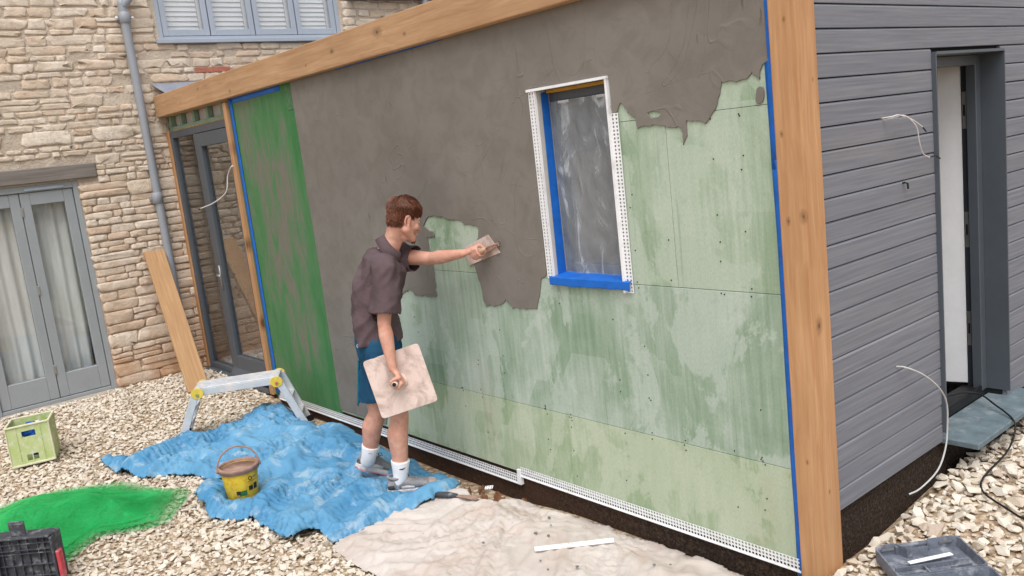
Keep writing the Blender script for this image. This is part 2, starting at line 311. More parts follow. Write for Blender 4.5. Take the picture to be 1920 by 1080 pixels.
    A['grey_cable'] = plain('grey_cable', lin(190, 188, 186), .5, .06, 20)
    A['print_dark'] = plain('dark_print', lin(40, 44, 40), .7, .3, 40)
    A['print_green'] = plain('green_print', lin(44, 104, 62), .7, .3, 40)
    A['emblem'] = plain('white_mark', lin(230, 234, 236), .6, .03)
build_mats()

# ---------------------------------------------------------------- mesh builder
class MB:
    def __init__(s): s.v = []; s.f = []
    def add(s, vs, fs):
        o = len(s.v); s.v += [tuple(p) for p in vs]; s.f += [tuple(i+o for i in f) for f in fs]; return s
    def box(s, x0, x1, y0, y1, z0, z1):
        return s.add([(x, y, z) for z in (z0, z1) for y in (y0, y1) for x in (x0, x1)],
                     [(0, 2, 3, 1), (4, 5, 7, 6), (0, 1, 5, 4), (2, 6, 7, 3), (0, 4, 6, 2), (1, 3, 7, 5)])
    def obox(s, c, a, b, d):
        c, a, b, d = map(Vector, (c, a, b, d))
        vs = [c+a*i+b*j+d*k for k in (-1, 1) for j in (-1, 1) for i in (-1, 1)]
        fs = [(0, 2, 3, 1), (4, 5, 7, 6), (0, 1, 5, 4), (2, 6, 7, 3), (0, 4, 6, 2), (1, 3, 7, 5)]
        if a.cross(b).dot(d) < 0: fs = [f[::-1] for f in fs]
        return s.add(vs, fs)
    def bar(s, p, q, wdir, w, t):      # rectangular bar from p to q; w half-width along wdir, t half thickness
        p, q, wd = Vector(p), Vector(q), Vector(wdir); ax = q-p
        wd = (wd-ax*(wd.dot(ax)/ax.length_squared)).normalized(); th = ax.cross(wd).normalized()
        return s.obox((p+q)/2, ax/2, wd*w, th*t)
    def prism(s, pts, d):
        d = Vector(d); n = len(pts); P = [Vector(p) for p in pts]; Q = [p+d for p in P]
        fs = [tuple(range(n-1, -1, -1)), tuple(range(n, 2*n))]+[(i, (i+1) % n, n+(i+1) % n, n+i) for i in range(n)]
        return s.add(P+Q, fs)
    def tube(s, pts, r, seg=8, cap=True):
        P = [Vector(p) for p in pts]; n = len(P); R = r if isinstance(r, (list, tuple)) else [r]*n; vs = []; fs = []; ref = None
        for i, p in enumerate(P):
            t = (P[min(i+1, n-1)]-P[max(i-1, 0)]).normalized()
            if ref is None: ref = t.orthogonal().normalized()
            ref = (ref-t*ref.dot(t)).normalized(); b = t.cross(ref)
            vs += [p+(ref*math.cos(2*math.pi*k/seg)+b*math.sin(2*math.pi*k/seg))*R[i] for k in range(seg)]
        for i in range(n-1):
            fs += [(i*seg+k, i*seg+(k+1) % seg, (i+1)*seg+(k+1) % seg, (i+1)*seg+k) for k in range(seg)]
        if cap: fs += [tuple(range(seg-1, -1, -1)), tuple(range((n-1)*seg, n*seg))]
        return s.add(vs, fs)
    def loft(s, rings, cap=True):
        n = len(rings[0]); vs = [p for r in rings for p in r]; fs = []
        for i in range(len(rings)-1):
            fs += [(i*n+k, i*n+(k+1) % n, (i+1)*n+(k+1) % n, (i+1)*n+k) for k in range(n)]
        if cap: fs += [tuple(range(n-1, -1, -1)), tuple(range((len(rings)-1)*n, len(rings)*n))]
        return s.add(vs, fs)
    def grid(s, rings):               # open sheet through equal point rows
        n = len(rings[0]); return s.add([p for r in rings for p in r], [(i*n+k, i*n+k+1, (i+1)*n+k+1, (i+1)*n+k) for i in range(len(rings)-1) for k in range(n-1)])
    def lathe(s, c, prof, seg=28):     # prof: (r, z)
        c = Vector(c); return s.loft([[c+Vector((r*math.cos(2*math.pi*k/seg), r*math.sin(2*math.pi*k/seg), z)) for k in range(seg)] for r, z in prof])
    def ball(s, c, r, seg=14, M=None):
        c = Vector(c); r = Vector(r) if not isinstance(r, (int, float)) else Vector((r, r, r)); rings = []
        for i in range(1, seg//2):
            a = math.pi*i/(seg//2)
            rings.append([Vector((math.sin(a)*math.cos(2*math.pi*k/seg)*r.x, math.sin(a)*math.sin(2*math.pi*k/seg)*r.y, -math.cos(a)*r.z)) for k in range(seg)])
        rings = [[(M @ p if M else p)+c for p in q] for q in rings]
        return s.loft(rings)
    def mesh(s, name):
        me = bpy.data.meshes.new(name); me.from_pydata(s.v, [], s.f); me.update(); return me
    def build(s, name, m, parent=None, smooth=False, bevel=0, seg=1, solid=0):
        o = bpy.data.objects.new(name, s.mesh(name)); return fin(o, m, parent, smooth, bevel, seg, solid)
def fin(o, m, parent=None, smooth=False, bevel=0, seg=1, solid=0):
    COL.objects.link(o)
    if m: o.data.materials.append(MATS[m] if isinstance(m, str) else m)
    if parent: o.parent = parent
    if smooth: o.data.polygons.foreach_set('use_smooth', [True]*len(o.data.polygons))
    if solid:
        d = o.modifiers.new('s', 'SOLIDIFY'); d.thickness = solid; d.offset = 0
    if bevel:
        b = o.modifiers.new('b', 'BEVEL'); b.width = bevel; b.segments = seg; b.limit_method = 'ANGLE'; b.angle_limit = math.radians(40)
    return o
def tag(o, label=None, cat=None, group=None, kind=None):
    for k, v in (('label', label), ('category', cat), ('group', group), ('kind', kind)):
        if v: o[k] = v
    return o
def empty(name, loc, label, cat, group=None):
    o = bpy.data.objects.new(name, None); COL.objects.link(o); o.location = loc; o.empty_display_size = .1
    tag(o, label, cat, group); return o
def keep(o, parent):        # parent without moving a world-space mesh
    o.parent = parent; o.matrix_parent_inverse = Matrix.Translation(-parent.location); return o
class Thing:
    """an Empty at the base; parts are given in world coordinates"""
    def __init__(s, name, loc, label, cat, group=None): s.o = empty(name, loc, label, cat, group)
    def part(s, mb, name, m, **kw): return keep(mb.build(name, m, **kw), s.o)
def sub(parent, mb, name, m, **kw):
    o = mb.build(name, m, **kw); o.parent = parent; return o
def sst(a, b, x):
    t = min(1, max(0, (x-a)/(b-a))); return t*t*(3-2*t)
def N3(x, y, z=0): return mnoise.noise((x, y, z))
def bez(pts, n=24):     # Catmull-Rom through points
    P = [Vector(p) for p in pts]; P = [P[0]*2-P[1]]+P+[P[-1]*2-P[-2]]; out = []
    k = max(2, n//(len(P)-3))
    for i in range(1, len(P)-2):
        for j in range(k):
            t = j/k; a, b, c, d = P[i-1:i+3]
            out.append(.5*((2*b)+(c-a)*t+(2*a-5*b+4*c-d)*t*t+(3*b-a-3*c+d)*t**3))
    out.append(P[-2]); return out
def inpoly(x, y, poly):
    c = False; n = len(poly); j = n-1
    for i in range(n):
        xi, yi = poly[i][:2]; xj, yj = poly[j][:2]
        if (yi > y) != (yj > y) and x < (xj-xi)*(y-yi)/(yj-yi)+xi: c = not c
        j = i
    return c
def near_on_poly(x, y, poly):
    best = None; n = len(poly)
    for i in range(n):
        ax, ay = poly[i]; bx, by = poly[(i+1) % n]; dx, dy = bx-ax, by-ay
        t = max(0, min(1, ((x-ax)*dx+(y-ay)*dy)/(dx*dx+dy*dy+1e-12))); px, py = ax+t*dx, ay+t*dy
        d = (px-x)**2+(py-y)**2
        if best is None or d < best[0]: best = (d, px, py)
    return math.sqrt(best[0]), best[1], best[2]
def smooth_poly(pts, per=5, jag=0.0, seed=0):
    P = [Vector((a, b, 0)) for a, b in pts]; n = len(P); out = []
    for i in range(n):
        a, b, c, d = P[i-1], P[i], P[(i+1) % n], P[(i+2) % n]
        for j in range(per):
            t = j/per; q = .5*((2*b)+(c-a)*t+(2*a-5*b+4*c-d)*t*t+(3*b-a-3*c+d)*t**3)
            out.append((q.x+jag*N3(q.x*19, q.y*19, seed), q.y+jag*N3(q.x*19, q.y*19, seed+5)))
    return out
# ================================================================== ground
def gz(x, y):
    z = .085*sst(-5.0, -6.8, x)
    z += .125*sst(-.9, 0, y)*sst(-.3, .08, x)+.075*sst(.35, 1.25, y)*sst(-.3, .0, x)
    if -5.5 < x < -.1: z -= (.06+.05*sst(-4.2, -3.3, x)*sst(-1.5, -2.2, x))*sst(-.34, -.06, y)
    return z+.012*N3(x*1.7, y*1.7, 3)
def ground():
    xs = [-60, -30, -15, -9]+list(np.arange(-7.4, 3.01, .13))+[5, 9, 20, 60]; ys = [-60, -25, -10, -6]+list(np.arange(-4.4, 4.01, .13))+[6, 10, 25, 60]
    v = [(x, y, gz(x, y)) for y in ys for x in xs]; n = len(xs)
    f = [(j*n+i, j*n+i+1, (j+1)*n+i+1, (j+1)*n+i) for j in range(len(ys)-1) for i in range(n-1)]
    o = MB().add(v, f).build('ground', 'earth', smooth=True); tag(o, 'cream limestone gravel ground of the building site', kind='structure'); del o['label']; o['kind'] = 'structure'
ground()
BLUE = [(-5.139,-1.605),(-5.188,-1.533),(-4.882,-1.384),(-5.163,-1.023),(-4.998,-.775),(-5.007,-.449),(-5.19,-.272),(-5.002,-.21),(-4.605,-.207),(-4.366,-.07),(-4.198,-.03),(-3.724,.0),(-3.319,-.01),(-2.946,-.07),(-2.767,-.1),(-2.596,-.1),(-2.421,-.16),(-2.26,-.33),(-2.25,-.5),(-2.28,-.738),(-2.3,-.955),(-2.345,-1.118),(-2.519,-1.109),(-2.542,-1.265),(-2.669,-1.303),(-2.997,-1.288),(-3.168,-1.385),(-3.363,-1.461),(-3.742,-1.389),(-3.77,-1.252),(-3.851,-1.145),(-4.067,-1.214),(-4.321,-1.351),(-4.489,-1.523),(-4.785,-1.606)]
CREAM = [(-2.301,-1.132),(-2.369,-.915),(-2.467,-.635),(-2.433,-.423),(-2.337,-.289),(-2.25,-.25),(-2.15,-.3),(-2.074,-.265),(-2.023,-.183),(-2.066,-.081),(-1.959,-.0),(-1.739,-.03),(-1.584,.0),(-1.435,.015),(-1.179,.0),(-.983,.02),(-.704,.015),(-.505,.01),(-.33,-.04),(-.2,-.4),(-.25,-.65),(-.6,-1.1),(-.983,-1.25),(-1.5,-1.2),(-1.817,-1.178),(-2.143,-1.18)]
GREEN = [(-4.767,-2.424),(-4.827,-2.15),(-4.703,-1.865),(-4.485,-1.635),(-4.083,-1.469),(-3.837,-1.373),(-3.534,-1.585),(-3.424,-1.688),(-3.509,-1.884),(-3.576,-2.019),(-3.447,-2.17),(-3.34,-2.322),(-3.457,-2.75),(-4.3,-2.95)]
BLUE_S = smooth_poly(BLUE, 5, .018, 1); CREAM_S = smooth_poly(CREAM, 5, .012, 2); GREEN_S = smooth_poly(GREEN, 5, .012, 3)
def gravel():
    protos = []
    for k in range(20):
        bm = bmesh.new()
        ex = (rng.uniform(.8, 1.3), rng.uniform(.6, .95), rng.uniform(.34, .62))
        for i in range(13):
            d = rng.normal(size=3); d /= np.linalg.norm(d); r = rng.uniform(.72, 1.05); bm.verts.new((d[0]*ex[0]*r, d[1]*ex[1]*r, d[2]*ex[2]*r))
        bmesh.ops.convex_hull(bm, input=bm.verts[:]); loose = [v for v in bm.verts if not v.link_faces]
        bmesh.ops.delete(bm, geom=loose, context='VERTS'); bmesh.ops.triangulate(bm, faces=bm.faces[:]); bm.verts.index_update()
        protos.append((np.array([v.co[:] for v in bm.verts]), np.array([[v.index for v in f.verts] for f in bm.faces]))); bm.free()
    V = []; F = []; off = 0
    def put(x, y, s, lift=0.):
        nonlocal off
        pv, pf = protos[rng.integers(len(protos))]
        a, b, c = rng.uniform(0, 6.28), rng.normal(0, .33), rng.normal(0, .33)
        ca, sa, cb, sb, cc, sc_ = math.cos(a), math.sin(a), math.cos(b), math.sin(b), math.cos(c), math.sin(c)
        R = np.array([[ca, -sa, 0], [sa, ca, 0], [0, 0, 1]]) @ np.array([[cb, 0, sb], [0, 1, 0], [-sb, 0, cb]]) @ np.array([[1, 0, 0], [0, cc, -sc_], [0, sc_, cc]])
        V.append((pv*s) @ R.T+np.array([x, y, gz(x, y)+s*.22+lift])); F.append(pf+off); off += len(pv)
    def region(x0, x1, y0, y1, st, s0, s1, ok):
        for y in np.arange(y0, y1, st):
            for x in np.arange(x0, x1, st):
                px, py = x+rng.uniform(-.5, .5)*st, y+rng.uniform(-.5, .5)*st
                if not ok(px, py): continue
                s = s0+(s1-s0)*rng.random()**1.8
                put(px, py, s, rng.uniform(-.006, .012))
    def okL(x, y):
        if y > -.012 and x > -6.2: return False
        if y > -.13 and x > -5.6: return rng.random() < .25
        if y > .0 or x < -7.22: return False
        if y < -2.95 and x > -2.2: return False
        for p in (BLUE, CREAM):
            if inpoly(x, y, p) and near_on_poly(x, y, p)[0] > .05: return False
        return True
    region(-7.2, -.2, -3.3, .02, .029, .013, .033, okL)
    region(-.35, 1.5, -.35, 2.9, .034, .015, .045, lambda x, y: not (x < .03 and y > -.02) and not (x < -.0 and y > -.1) and not (y < -.3 and x < -.1))
    region(-.2, 1.2, -1.5, -.3, .045, .02, .036, lambda x, y: not inpoly(x, y, CREAM))
    for i in range(26): x, y = rng.uniform(.1, .9), rng.uniform(.3, 2.6); put(x, y, rng.uniform(.05, .075), .01)
    V = np.concatenate(V); F = np.concatenate(F)
    me = bpy.data.meshes.new('gravel'); me.from_pydata(V.tolist(), [], F.tolist()); me.update()
    o = fin(bpy.data.objects.new('gravel', me), 'gravel'); tag(o, 'loose cream crushed limestone gravel covering the ground', 'gravel', kind='stuff')
gravel()
# ================================================================== stone house  (wall face at X = -7.25, facing +X)
XS = -7.25
house = Thing('stone_house', (XS, 0, 0), 'old cream rubble limestone house with grey French doors and shuttered upper window', 'house')
FD = (-1.95, -.87, 2.19)     # French door opening y0, y1, top
WN = (.15, 2.25, 3.5, 4.45)  # upper window
def stone_house():
    mb = MB(); t = .35
    # mortar wall around the openings
    for (y0, y1, z0, z1) in [(-4.5, FD[0], -.3, 5), (FD[0], FD[1], FD[2], 5), (FD[1], WN[0], -.3, 5), (WN[0], WN[1], -.3, WN[2]), (WN[0], WN[1], WN[3], 5), (WN[1], 5, -.3, 5)]:
        mb.box(XS-t, XS-.012, y0, y1, z0, z1)
    mb.box(-10.3, -10.1, -4.5, 5, -.3, 5); mb.box(-10.3, XS-t, -4.7, -4.5, -.3, 5); mb.box(-10.3, XS-t, 5, 5.2, -.3, 5); mb.box(-10.3, XS-t, -4.5, 5, 4.9, 5)
    wall = house.part(mb, 'wall', 'mortar')
    house.part(MB().box(-10.1, XS-t-.002, -4.5, 5, -.05, .08), 'floor', 'darkroom')
    holes = [(FD[0]-.02, FD[1]+.0, -.4, FD[2]+.0), (-3.0, -.69, FD[2]-.02, 2.35), (WN[0]-.04, WN[1]+.04, WN[2]-.05, WN[3]+.03), (.45, .835, 3.15, 3.215), (.1, 9, -1, 2.95)]
    rest = MB(); z = -.05; cnt = 0; row = 0
    def stone_mesh(y0, y1, z0, z1, tgt, rough):
        w, h = y1-y0, z1-z0; n = 16; pr = random.uniform(.012, .024) if z0 < 2.3 else random.uniform(.008, .017)
        cy, cz = (y0+y1)/2, (z0+z1)/2; sd = random.random()*100
        def outl(k, s):
            a = 2*math.pi*(k+.5)/n; c, sn = math.cos(a), math.sin(a); e = .3
            py = math.copysign(abs(c)**e, c)*w/2; pz = math.copysign(abs(sn)**e, sn)*h/2
            j = 1+rough*(N3(c*1.3+sd, sn*1.3, 1))
            return py*s*j, pz*s*(1+rough*1.6*N3(c*1.5, sn*1.5+sd, 2))
        vs = []; 
        for s, d in ((1.02, -.02), (1.0, pr*.75), (.92, pr)):
            for k in range(n):
                a, b = outl(k, s); dd = d if d < 0 else d*(1+.5*N3(a*14+sd, b*20, 5))
                vs.append((XS+dd, cy+a, cz+b))
        for k in range(n//2):
            a, b = outl(2*k, .42); vs.append((XS+pr*(1.05+.7*N3(a*14+sd, b*20, 5)), cy+a, cz+b))
        fs = []
        for i in range(2): fs += [(i*n+k, i*n+(k+1) % n, (i+1)*n+(k+1) % n, (i+1)*n+k) for k in range(n)]
        m_ = n//2; b2 = 2*n; b3 = 3*n
        for k in range(m_):
            k2 = (k+1) % m_
            fs += [(b2+2*k, b2+2*k+1, b3+k), (b2+2*k+1, b2+(2*k+2) % n, b3+k2), (b2+2*k+1, b3+k2, b3+k)]
        fs.append(tuple(b3+k for k in range(m_)))
        tgt.add(vs, fs)
    while z < 4.95:
        h = random.uniform(.05, .1) if random.random() < .84 else random.uniform(.1, .15)
        if z < .35: h = random.uniform(.1, .17)
        ivs = [(-3.2, 4.2)]
        for (a, b, c, d) in holes:
            if z+h*.75 > c and z+h*.25 < d:
                ivs = [q for (p, r) in ivs for q in ((p, min(r, a)), (max(p, b), r)) if q[1]-q[0] > .04]
        for (p, r) in ivs:
            y = p
            while y < r-.03:
                wd = min(.44, max(.08, h*random.uniform(1.1, 4.4)))
                if r-(y+wd) < .08: wd = r-y
                gap = .008 if z < 2.25 else random.uniform(.008, .026)
                zo = random.uniform(-.006, .006)+.022*N3((y+wd/2)*1.1, z*.35, 6)*(1 if z > 2.35 else .5)
                cy, cz = y+wd/2, z+h/2
                tiers = [(z, z+h)] if h < .1 or random.random() < .6 else [(z, z+h*.5), (z+h*.5, z+h)]
                for (za, zb) in tiers:
                    if random.random() < (.0 if z < 2.25 else .07): continue
                    vis = cy > -1.98+.19*cz and cz < 4.0 and not (cy > .1 and cz < 2.93+.25*cy) and cy < 3.4
                    tgt = MB() if vis and cnt < 300 else rest
                    stone_mesh(y+gap*random.uniform(.3, .8), y+wd-gap*random.uniform(.3, .8), za+gap*.4+zo, zb-gap*.4+zo, tgt, .2 if z < 2.25 else .34)
                    if tgt is not rest:
                        sub(wall, tgt, 'stone', 'stone', smooth=True); cnt += 1
                y += wd
        z += h; row += 1
    o = sub(wall, rest, 'stones', 'stone', smooth=True); o['kind'] = 'stuff'
    # uneven mortar face that laps over the stone edges
    st = .02; ys = np.arange(-2.3, 3.5, st); zs_ = np.arange(.0, 4.06, st); idx = {}; mv = []; mf = []
    def mz(y, z):
        up_ = sst(2.1, 2.5, z); n1 = N3(y*9, z*13, 2); n2 = N3(y*26, z*34, 5)
        return XS-.004+.007*up_+.0065*n1+.004*n2+.004*up_*N3(y*3, z*3, 8)
    def blocked(y, z):
        return any(a-.012 < y < b+.012 and c-.012 < z < d+.012 for a, b, c, d in [(FD[0]-.02, FD[1], -.4, FD[2]), (-3, -.69, FD[2]-.02, 2.335), (WN[0]-.045, WN[1]+.04, WN[2]-.05, WN[3]), (.12, 9, -1, 2.9)])
    def vid(i, j):
        k = (i, j)
        if k not in idx: idx[k] = len(mv); mv.append((mz(ys[i], zs_[j]), ys[i], zs_[j]))
        return idx[k]
    for i in range(len(ys)-1):
        for j in range(len(zs_)-1):
            if blocked(ys[i]+st/2, zs_[j]+st/2): continue
            mf.append((vid(i, j), vid(i+1, j), vid(i+1, j+1), vid(i, j+1)))
    sub(wall, MB().add(mv, mf), 'pointing', 'mortar', smooth=True)
    sub(wall, MB().box(XS-.02, XS+.012, .453, .832, 3.155, 3.212), 'brick', 'red_brick', bevel=.004)
    # lintel over the French doors (weathered timber) and its end
    mb = MB().box(XS-.2, XS+.03, -3.2, -.69, 2.205, 2.345); house.part(mb, 'lintel', 'old_wood', bevel=.008)
    # ---- French doors
    y0, y1, zt = FD; xf = XS-.05
    mb = MB().box(xf-.07, xf+.03, y1-.05, y1, .1, zt).box(xf-.07, xf+.03, y0, y0+.05, .1, zt).box(xf-.07, xf+.03, y0+.05, y1-.05, zt-.06, zt)
    mb.box(xf-.07, xf+.02, y0+.05, y1-.05, .1, .135)
    door = house.part(mb, 'french_door', 'grey_frame', bevel=.004)
    mid = -1.39
    for a, b in ((y0+.055, mid-.003), (mid+.003, y1-.055)):
        st = .085; mb = MB(); x0, x1 = xf-.045, xf+.012; zb = .14; zt2 = zt-.065
        mb.box(x0, x1, a, a+st, zb, zt2).box(x0, x1, b-st, b, zb, zt2).box(x0, x1, a+st, b-st, zt2-.12, zt2).box(x0, x1, a+st, b-st, zb, zb+.23)
        sub(door, mb, 'door_leaf', 'grey_frame', bevel=.005)
        sub(door, MB().box(xf-.022, xf-.016, a+st, b-st, zb+.23, zt2-.12), 'pane', 'glass')
    for zz in (.42, 1.2, 1.95): sub(door, MB().box(xf+.012, xf+.022, mid-.012, mid+.012, zz-.045, zz+.045), 'hinge', 'steel', bevel=.003)
    sub(door, MB().box(xf+.031, xf+.04, -1.34, -1.0, zt-.05, zt-.025), 'trickle_vent', 'grey_window', bevel=.003)
    # curtain behind the glass
    vs = []; n = 60; zs = [.1, .5, 1, 1.5, 2.0, 2.14]
    for j, zz in enumerate(zs):
        for i in range(n+1):
            y = y0+.06+(y1-y0-.2+.06*zz/2)*i/n - .0
            vs.append((xf-.14+.022*math.sin(i*.9+zz*.6)+.02*N3(y*5, zz*2), y, zz))
    sub(door, MB().add(vs, [(j*(n+1)+i, j*(n+1)+i+1, (j+1)*(n+1)+i+1, (j+1)*(n+1)+i) for j in range(len(zs)-1) for i in range(n)]), 'curtain', 'curtain', smooth=True)
    house.part(MB().box(XS-.12, XS+.07, y0-.1, y1+.03, .045, .1), 'door_sill', 'sill_stone', bevel=.006)
    # ---- upper window with louvred shutters
    y0, y1, z0, z1 = WN; xf = XS-.03
    mb = MB().box(xf-.06, xf+.02, y0, y0+.045, z0, z1).box(xf-.06, xf+.02, y1-.045, y1, z0, z1).box(xf-.06, xf+.02, y0+.045, y1-.045, z1-.05, z1).box(xf-.06, xf+.02, y0+.045, y1-.045, z0, z0+.03)
    win = house.part(mb, 'window', 'grey_window', bevel=.003)
    sub(win, MB().box(xf-.04, XS+.05, y0-.045, y1+.04, z0-.045, z0-.002), 'window_sill', 'grey_window', bevel=.004)
    cw = (y1-y0-.09)/4
    for i in range(4):
        a = y0+.045+i*cw+.006; b = a+cw-.012; x0, x1 = xf-.035, xf+.012; st = .055
        mb = MB().box(x0, x1, a, a+st, z0+.036, z1-.055).box(x0, x1, b-st, b, z0+.036, z1-.055).box(x0, x1, a+st, b-st, z0+.036, z0+.1).box(x0, x1, a+st, b-st, z1-.12, z1-.055)
        sub(win, mb, 'casement', 'grey_window', bevel=.003)
        sub(win, MB().box(xf-.014, xf-.009, a+st, b-st, z0+.1, z1-.12), 'pane', 'glass')
        xs = xf-.09
        for sy in (a+st-.02, b-st-.015): sub(win, MB().box(xs-.015, xs+.015, sy, sy+.045, z0+.05, z1-.06), 'shutter_stile', 'slat')
        zz = z0+.1
        while zz < z1-.12:
            sub(win, MB().obox((xs, (a+b)/2, zz+.025), (.007, 0, -.027), (0, (b-a)/2-st-.02, 0), (.004, 0, .0015)), 'slat', 'slat'); zz += .05
    # ---- downpipe
    px = XS+.075; P = bez([(px, -.165, .18), (px, -.17, 1.9), (px, -.185, 3.70), (px, -.18, 3.8), (px+.02, -.12, 3.88), (px+.03, -.08, 3.98), (px+.03, -.07, 4.4)], 30)
    pipe = house.part(MB().tube(P, .041, 14), 'downpipe', 'pipe', smooth=True)
    for zz in (3.70, 1.93):
        sub(pipe, MB().tube([(px, -.18, zz-.055), (px, -.18, zz-.05), (px, -.18, zz+.05), (px, -.18, zz+.055)], [.044, .052, .052, .044], 14), 'pipe_collar', 'pipe', smooth=True)
        sub(pipe, MB().box(XS, px-.02, -.245, -.115, zz-.018, zz+.018), 'pipe_bracket', 'pipe')
    for dy in (-.075, .075): sub(pipe, MB().ball((px+.0, -.18+dy, 3.70), .016, 8), 'bracket_lug', 'white', smooth=True)
    # ---- eaves gutter fragment and lead flashing over the extension
    g = MB().tube([(XS+.09, 2.35, 3.955), (XS+.09, 4.8, 3.985)], .06, 12); gut = house.part(g, 'gutter', 'anthracite_dark', smooth=True)
    sub(gut, MB().tube([(XS+.09, 3.42, 3.84), (XS+.09, 3.42, 3.93)], .04, 12), 'gutter_outlet', 'pipe')
    house.part(MB().add([(XS+.022, -.03, 3.06), (XS+.03, 3.4, 3.09), (XS+.19, 3.4, 2.965), (XS+.17, .06, 2.945)], [(0, 1, 2, 3)]), 'lead_flashing', 'lead', solid=.006)
stone_house()

# ================================================================== timber framed extension
YW = .03
ext = Thing('garden_room_extension', (-3, 1.5, 0), 'oak framed single storey extension with half rendered green board wall and grey cladding', 'building')
def perf(mb, o, du, dv, L, W, rows, pitch, r):
    """flat strip from o along du (length L), width W along dv, with rows of real holes"""
    o, du, dv = Vector(o), Vector(du), Vector(dv); nx = max(1, round(L/pitch)); px = L/nx; hw = W/rows
    for j in range(rows):
        for i in range(nx):
            cx = (i+.5)*px; cy = (j+.5)*hw; a = px/2; b = hw/2
            q = [(a, b), (-a, b), (-a, -b), (a, -b)]
            oc = [(r*math.cos(math.pi/4*k+math.pi/8), r*math.sin(math.pi/4*k+math.pi/8)) for k in range(8)]
            vs = [o+du*(cx+p)+dv*(cy+s) for p, s in q+oc]
            # octagon verts: 4,5 top pair(0..), order ccw starting 22.5deg
            mb.add(vs, [(0, 5, 4), (0, 1, 6, 5), (1, 7, 6), (1, 2, 8, 7), (2, 9, 8), (2, 3, 10, 9), (3, 11, 10), (3, 0, 4, 11)])
    return mb
def coat_shape():
    low_r = [(-.15,2.30),(-.176,2.28),(-.195,2.229),(-.223,2.261),(-.269,2.234),(-.375,2.243),(-.395,2.197),(-.417,2.136),(-.473,2.082),(-.585,2.097),(-.582,2.033),(-.597,2.006),(-.607,2.054),(-.617,2.074),(-.684,2.075),(-.733,2.091),(-.796,2.096),(-.865,2.09),(-.873,2.143),(-.917,2.162),(-.939,2.209),(-.965,2.216),(-.983,2.183),(-1.016,2.155)]
    win = [(-1.018,2.346),(-1.605,2.35),(-1.618,1.36),(-1.665,1.329),(-1.683,1.271)]
    mid = [(-1.729,1.154),(-1.835,1.149),(-1.94,1.144),(-2.0,1.191),(-2.03,1.163),(-2.089,1.143),(-2.192,1.142),(-2.212,1.17),(-2.216,1.233),(-2.237,1.314),(-2.261,1.378),(-2.27,1.46),(-2.193,1.543),(-2.174,1.614)]
    top = [(-2.264,1.633),(-2.312,1.633),(-2.355,1.662),(-2.478,1.659),(-2.529,1.683),(-2.68,1.687),(-2.762,1.622),(-2.657,1.578),(-2.645,1.554),(-2.73,1.549),(-2.728,1.504),(-2.703,1.4),(-2.703,1.292),(-2.708,1.161),(-2.96,1.148),(-2.991,1.183),(-3.071,1.178)]
    foot = [(-3.2,1.1),(-3.37,.942),(-3.45,.6),(-3.588,.124)]
    end = [(-4.281,.12),(-4.281,1.293),(-4.30,2.72)]
    rag = low_r; out = []
    def seg(P, jag, closed=False):
        for i in range(len(P)-1):
            a, b = Vector(P[i]), Vector(P[i+1]); n = max(1, int((b-a).length/.009))
            for j in range(n):
                q = a.lerp(b, j/n); k = jag*(0 if j == 0 and jag < .004 else 1)
                out.append((q.x+k*(N3(q.x*31, q.y*31, 1)+.55*N3(q.x*90, q.y*90, 3)), q.y+k*(N3(q.x*31, q.y*31, 8)+.55*N3(q.x*90, q.y*90, 5))))
        out.append(P[-1])
    seg([(-.152, 2.721), (-.15, 2.3)], .001); seg(low_r, .009); seg([low_r[-1], win[0]], .001); seg(win[:3], .0015); seg(win[2:]+mid+top+foot, .008); seg([foot[-1]]+end, .0015); seg([end[-1], (-.152, 2.721)], .0)
    o2 = [out[0]]
    for q in out[1:]:
        if (Vector(q)-Vector(o2[-1])).length > .0015: o2.append(q)
    hole = smooth_poly([(-.8,2.15),(-.767,2.155),(-.72,2.148),(-.735,2.127),(-.774,2.121)], 4, .006)
    blob = smooth_poly([(-.209,2.188),(-.18,2.192),(-.18,2.138),(-.21,2.135)], 4, .006)
    return o2, hole, blob
def curve_solid(name, loops, y, th, bev):
    c = bpy.data.curves.new(name, 'CURVE'); c.dimensions = '2D'; c.fill_mode = 'BOTH'; c.extrude = th/2; c.bevel_depth = bev; c.bevel_resolution = 1
    for lp in loops:
        s = c.splines.new('POLY'); s.points.add(len(lp)-1)
        for p, q in zip(s.points, lp): p.co = (q[0], q[1], 0, 1)
        s.use_cyclic_u = True
    t = bpy.data.objects.new('tmp', c); COL.objects.link(t); bpy.context.view_layer.update()
    me = bpy.data.meshes.new_from_object(t.evaluated_get(bpy.context.evaluated_depsgraph_get())); bpy.data.objects.remove(t)
    me.transform(Matrix.Translation((0, y, 0)) @ Matrix.Rotation(math.radians(90), 4, 'X')); me.materials.clear(); return me
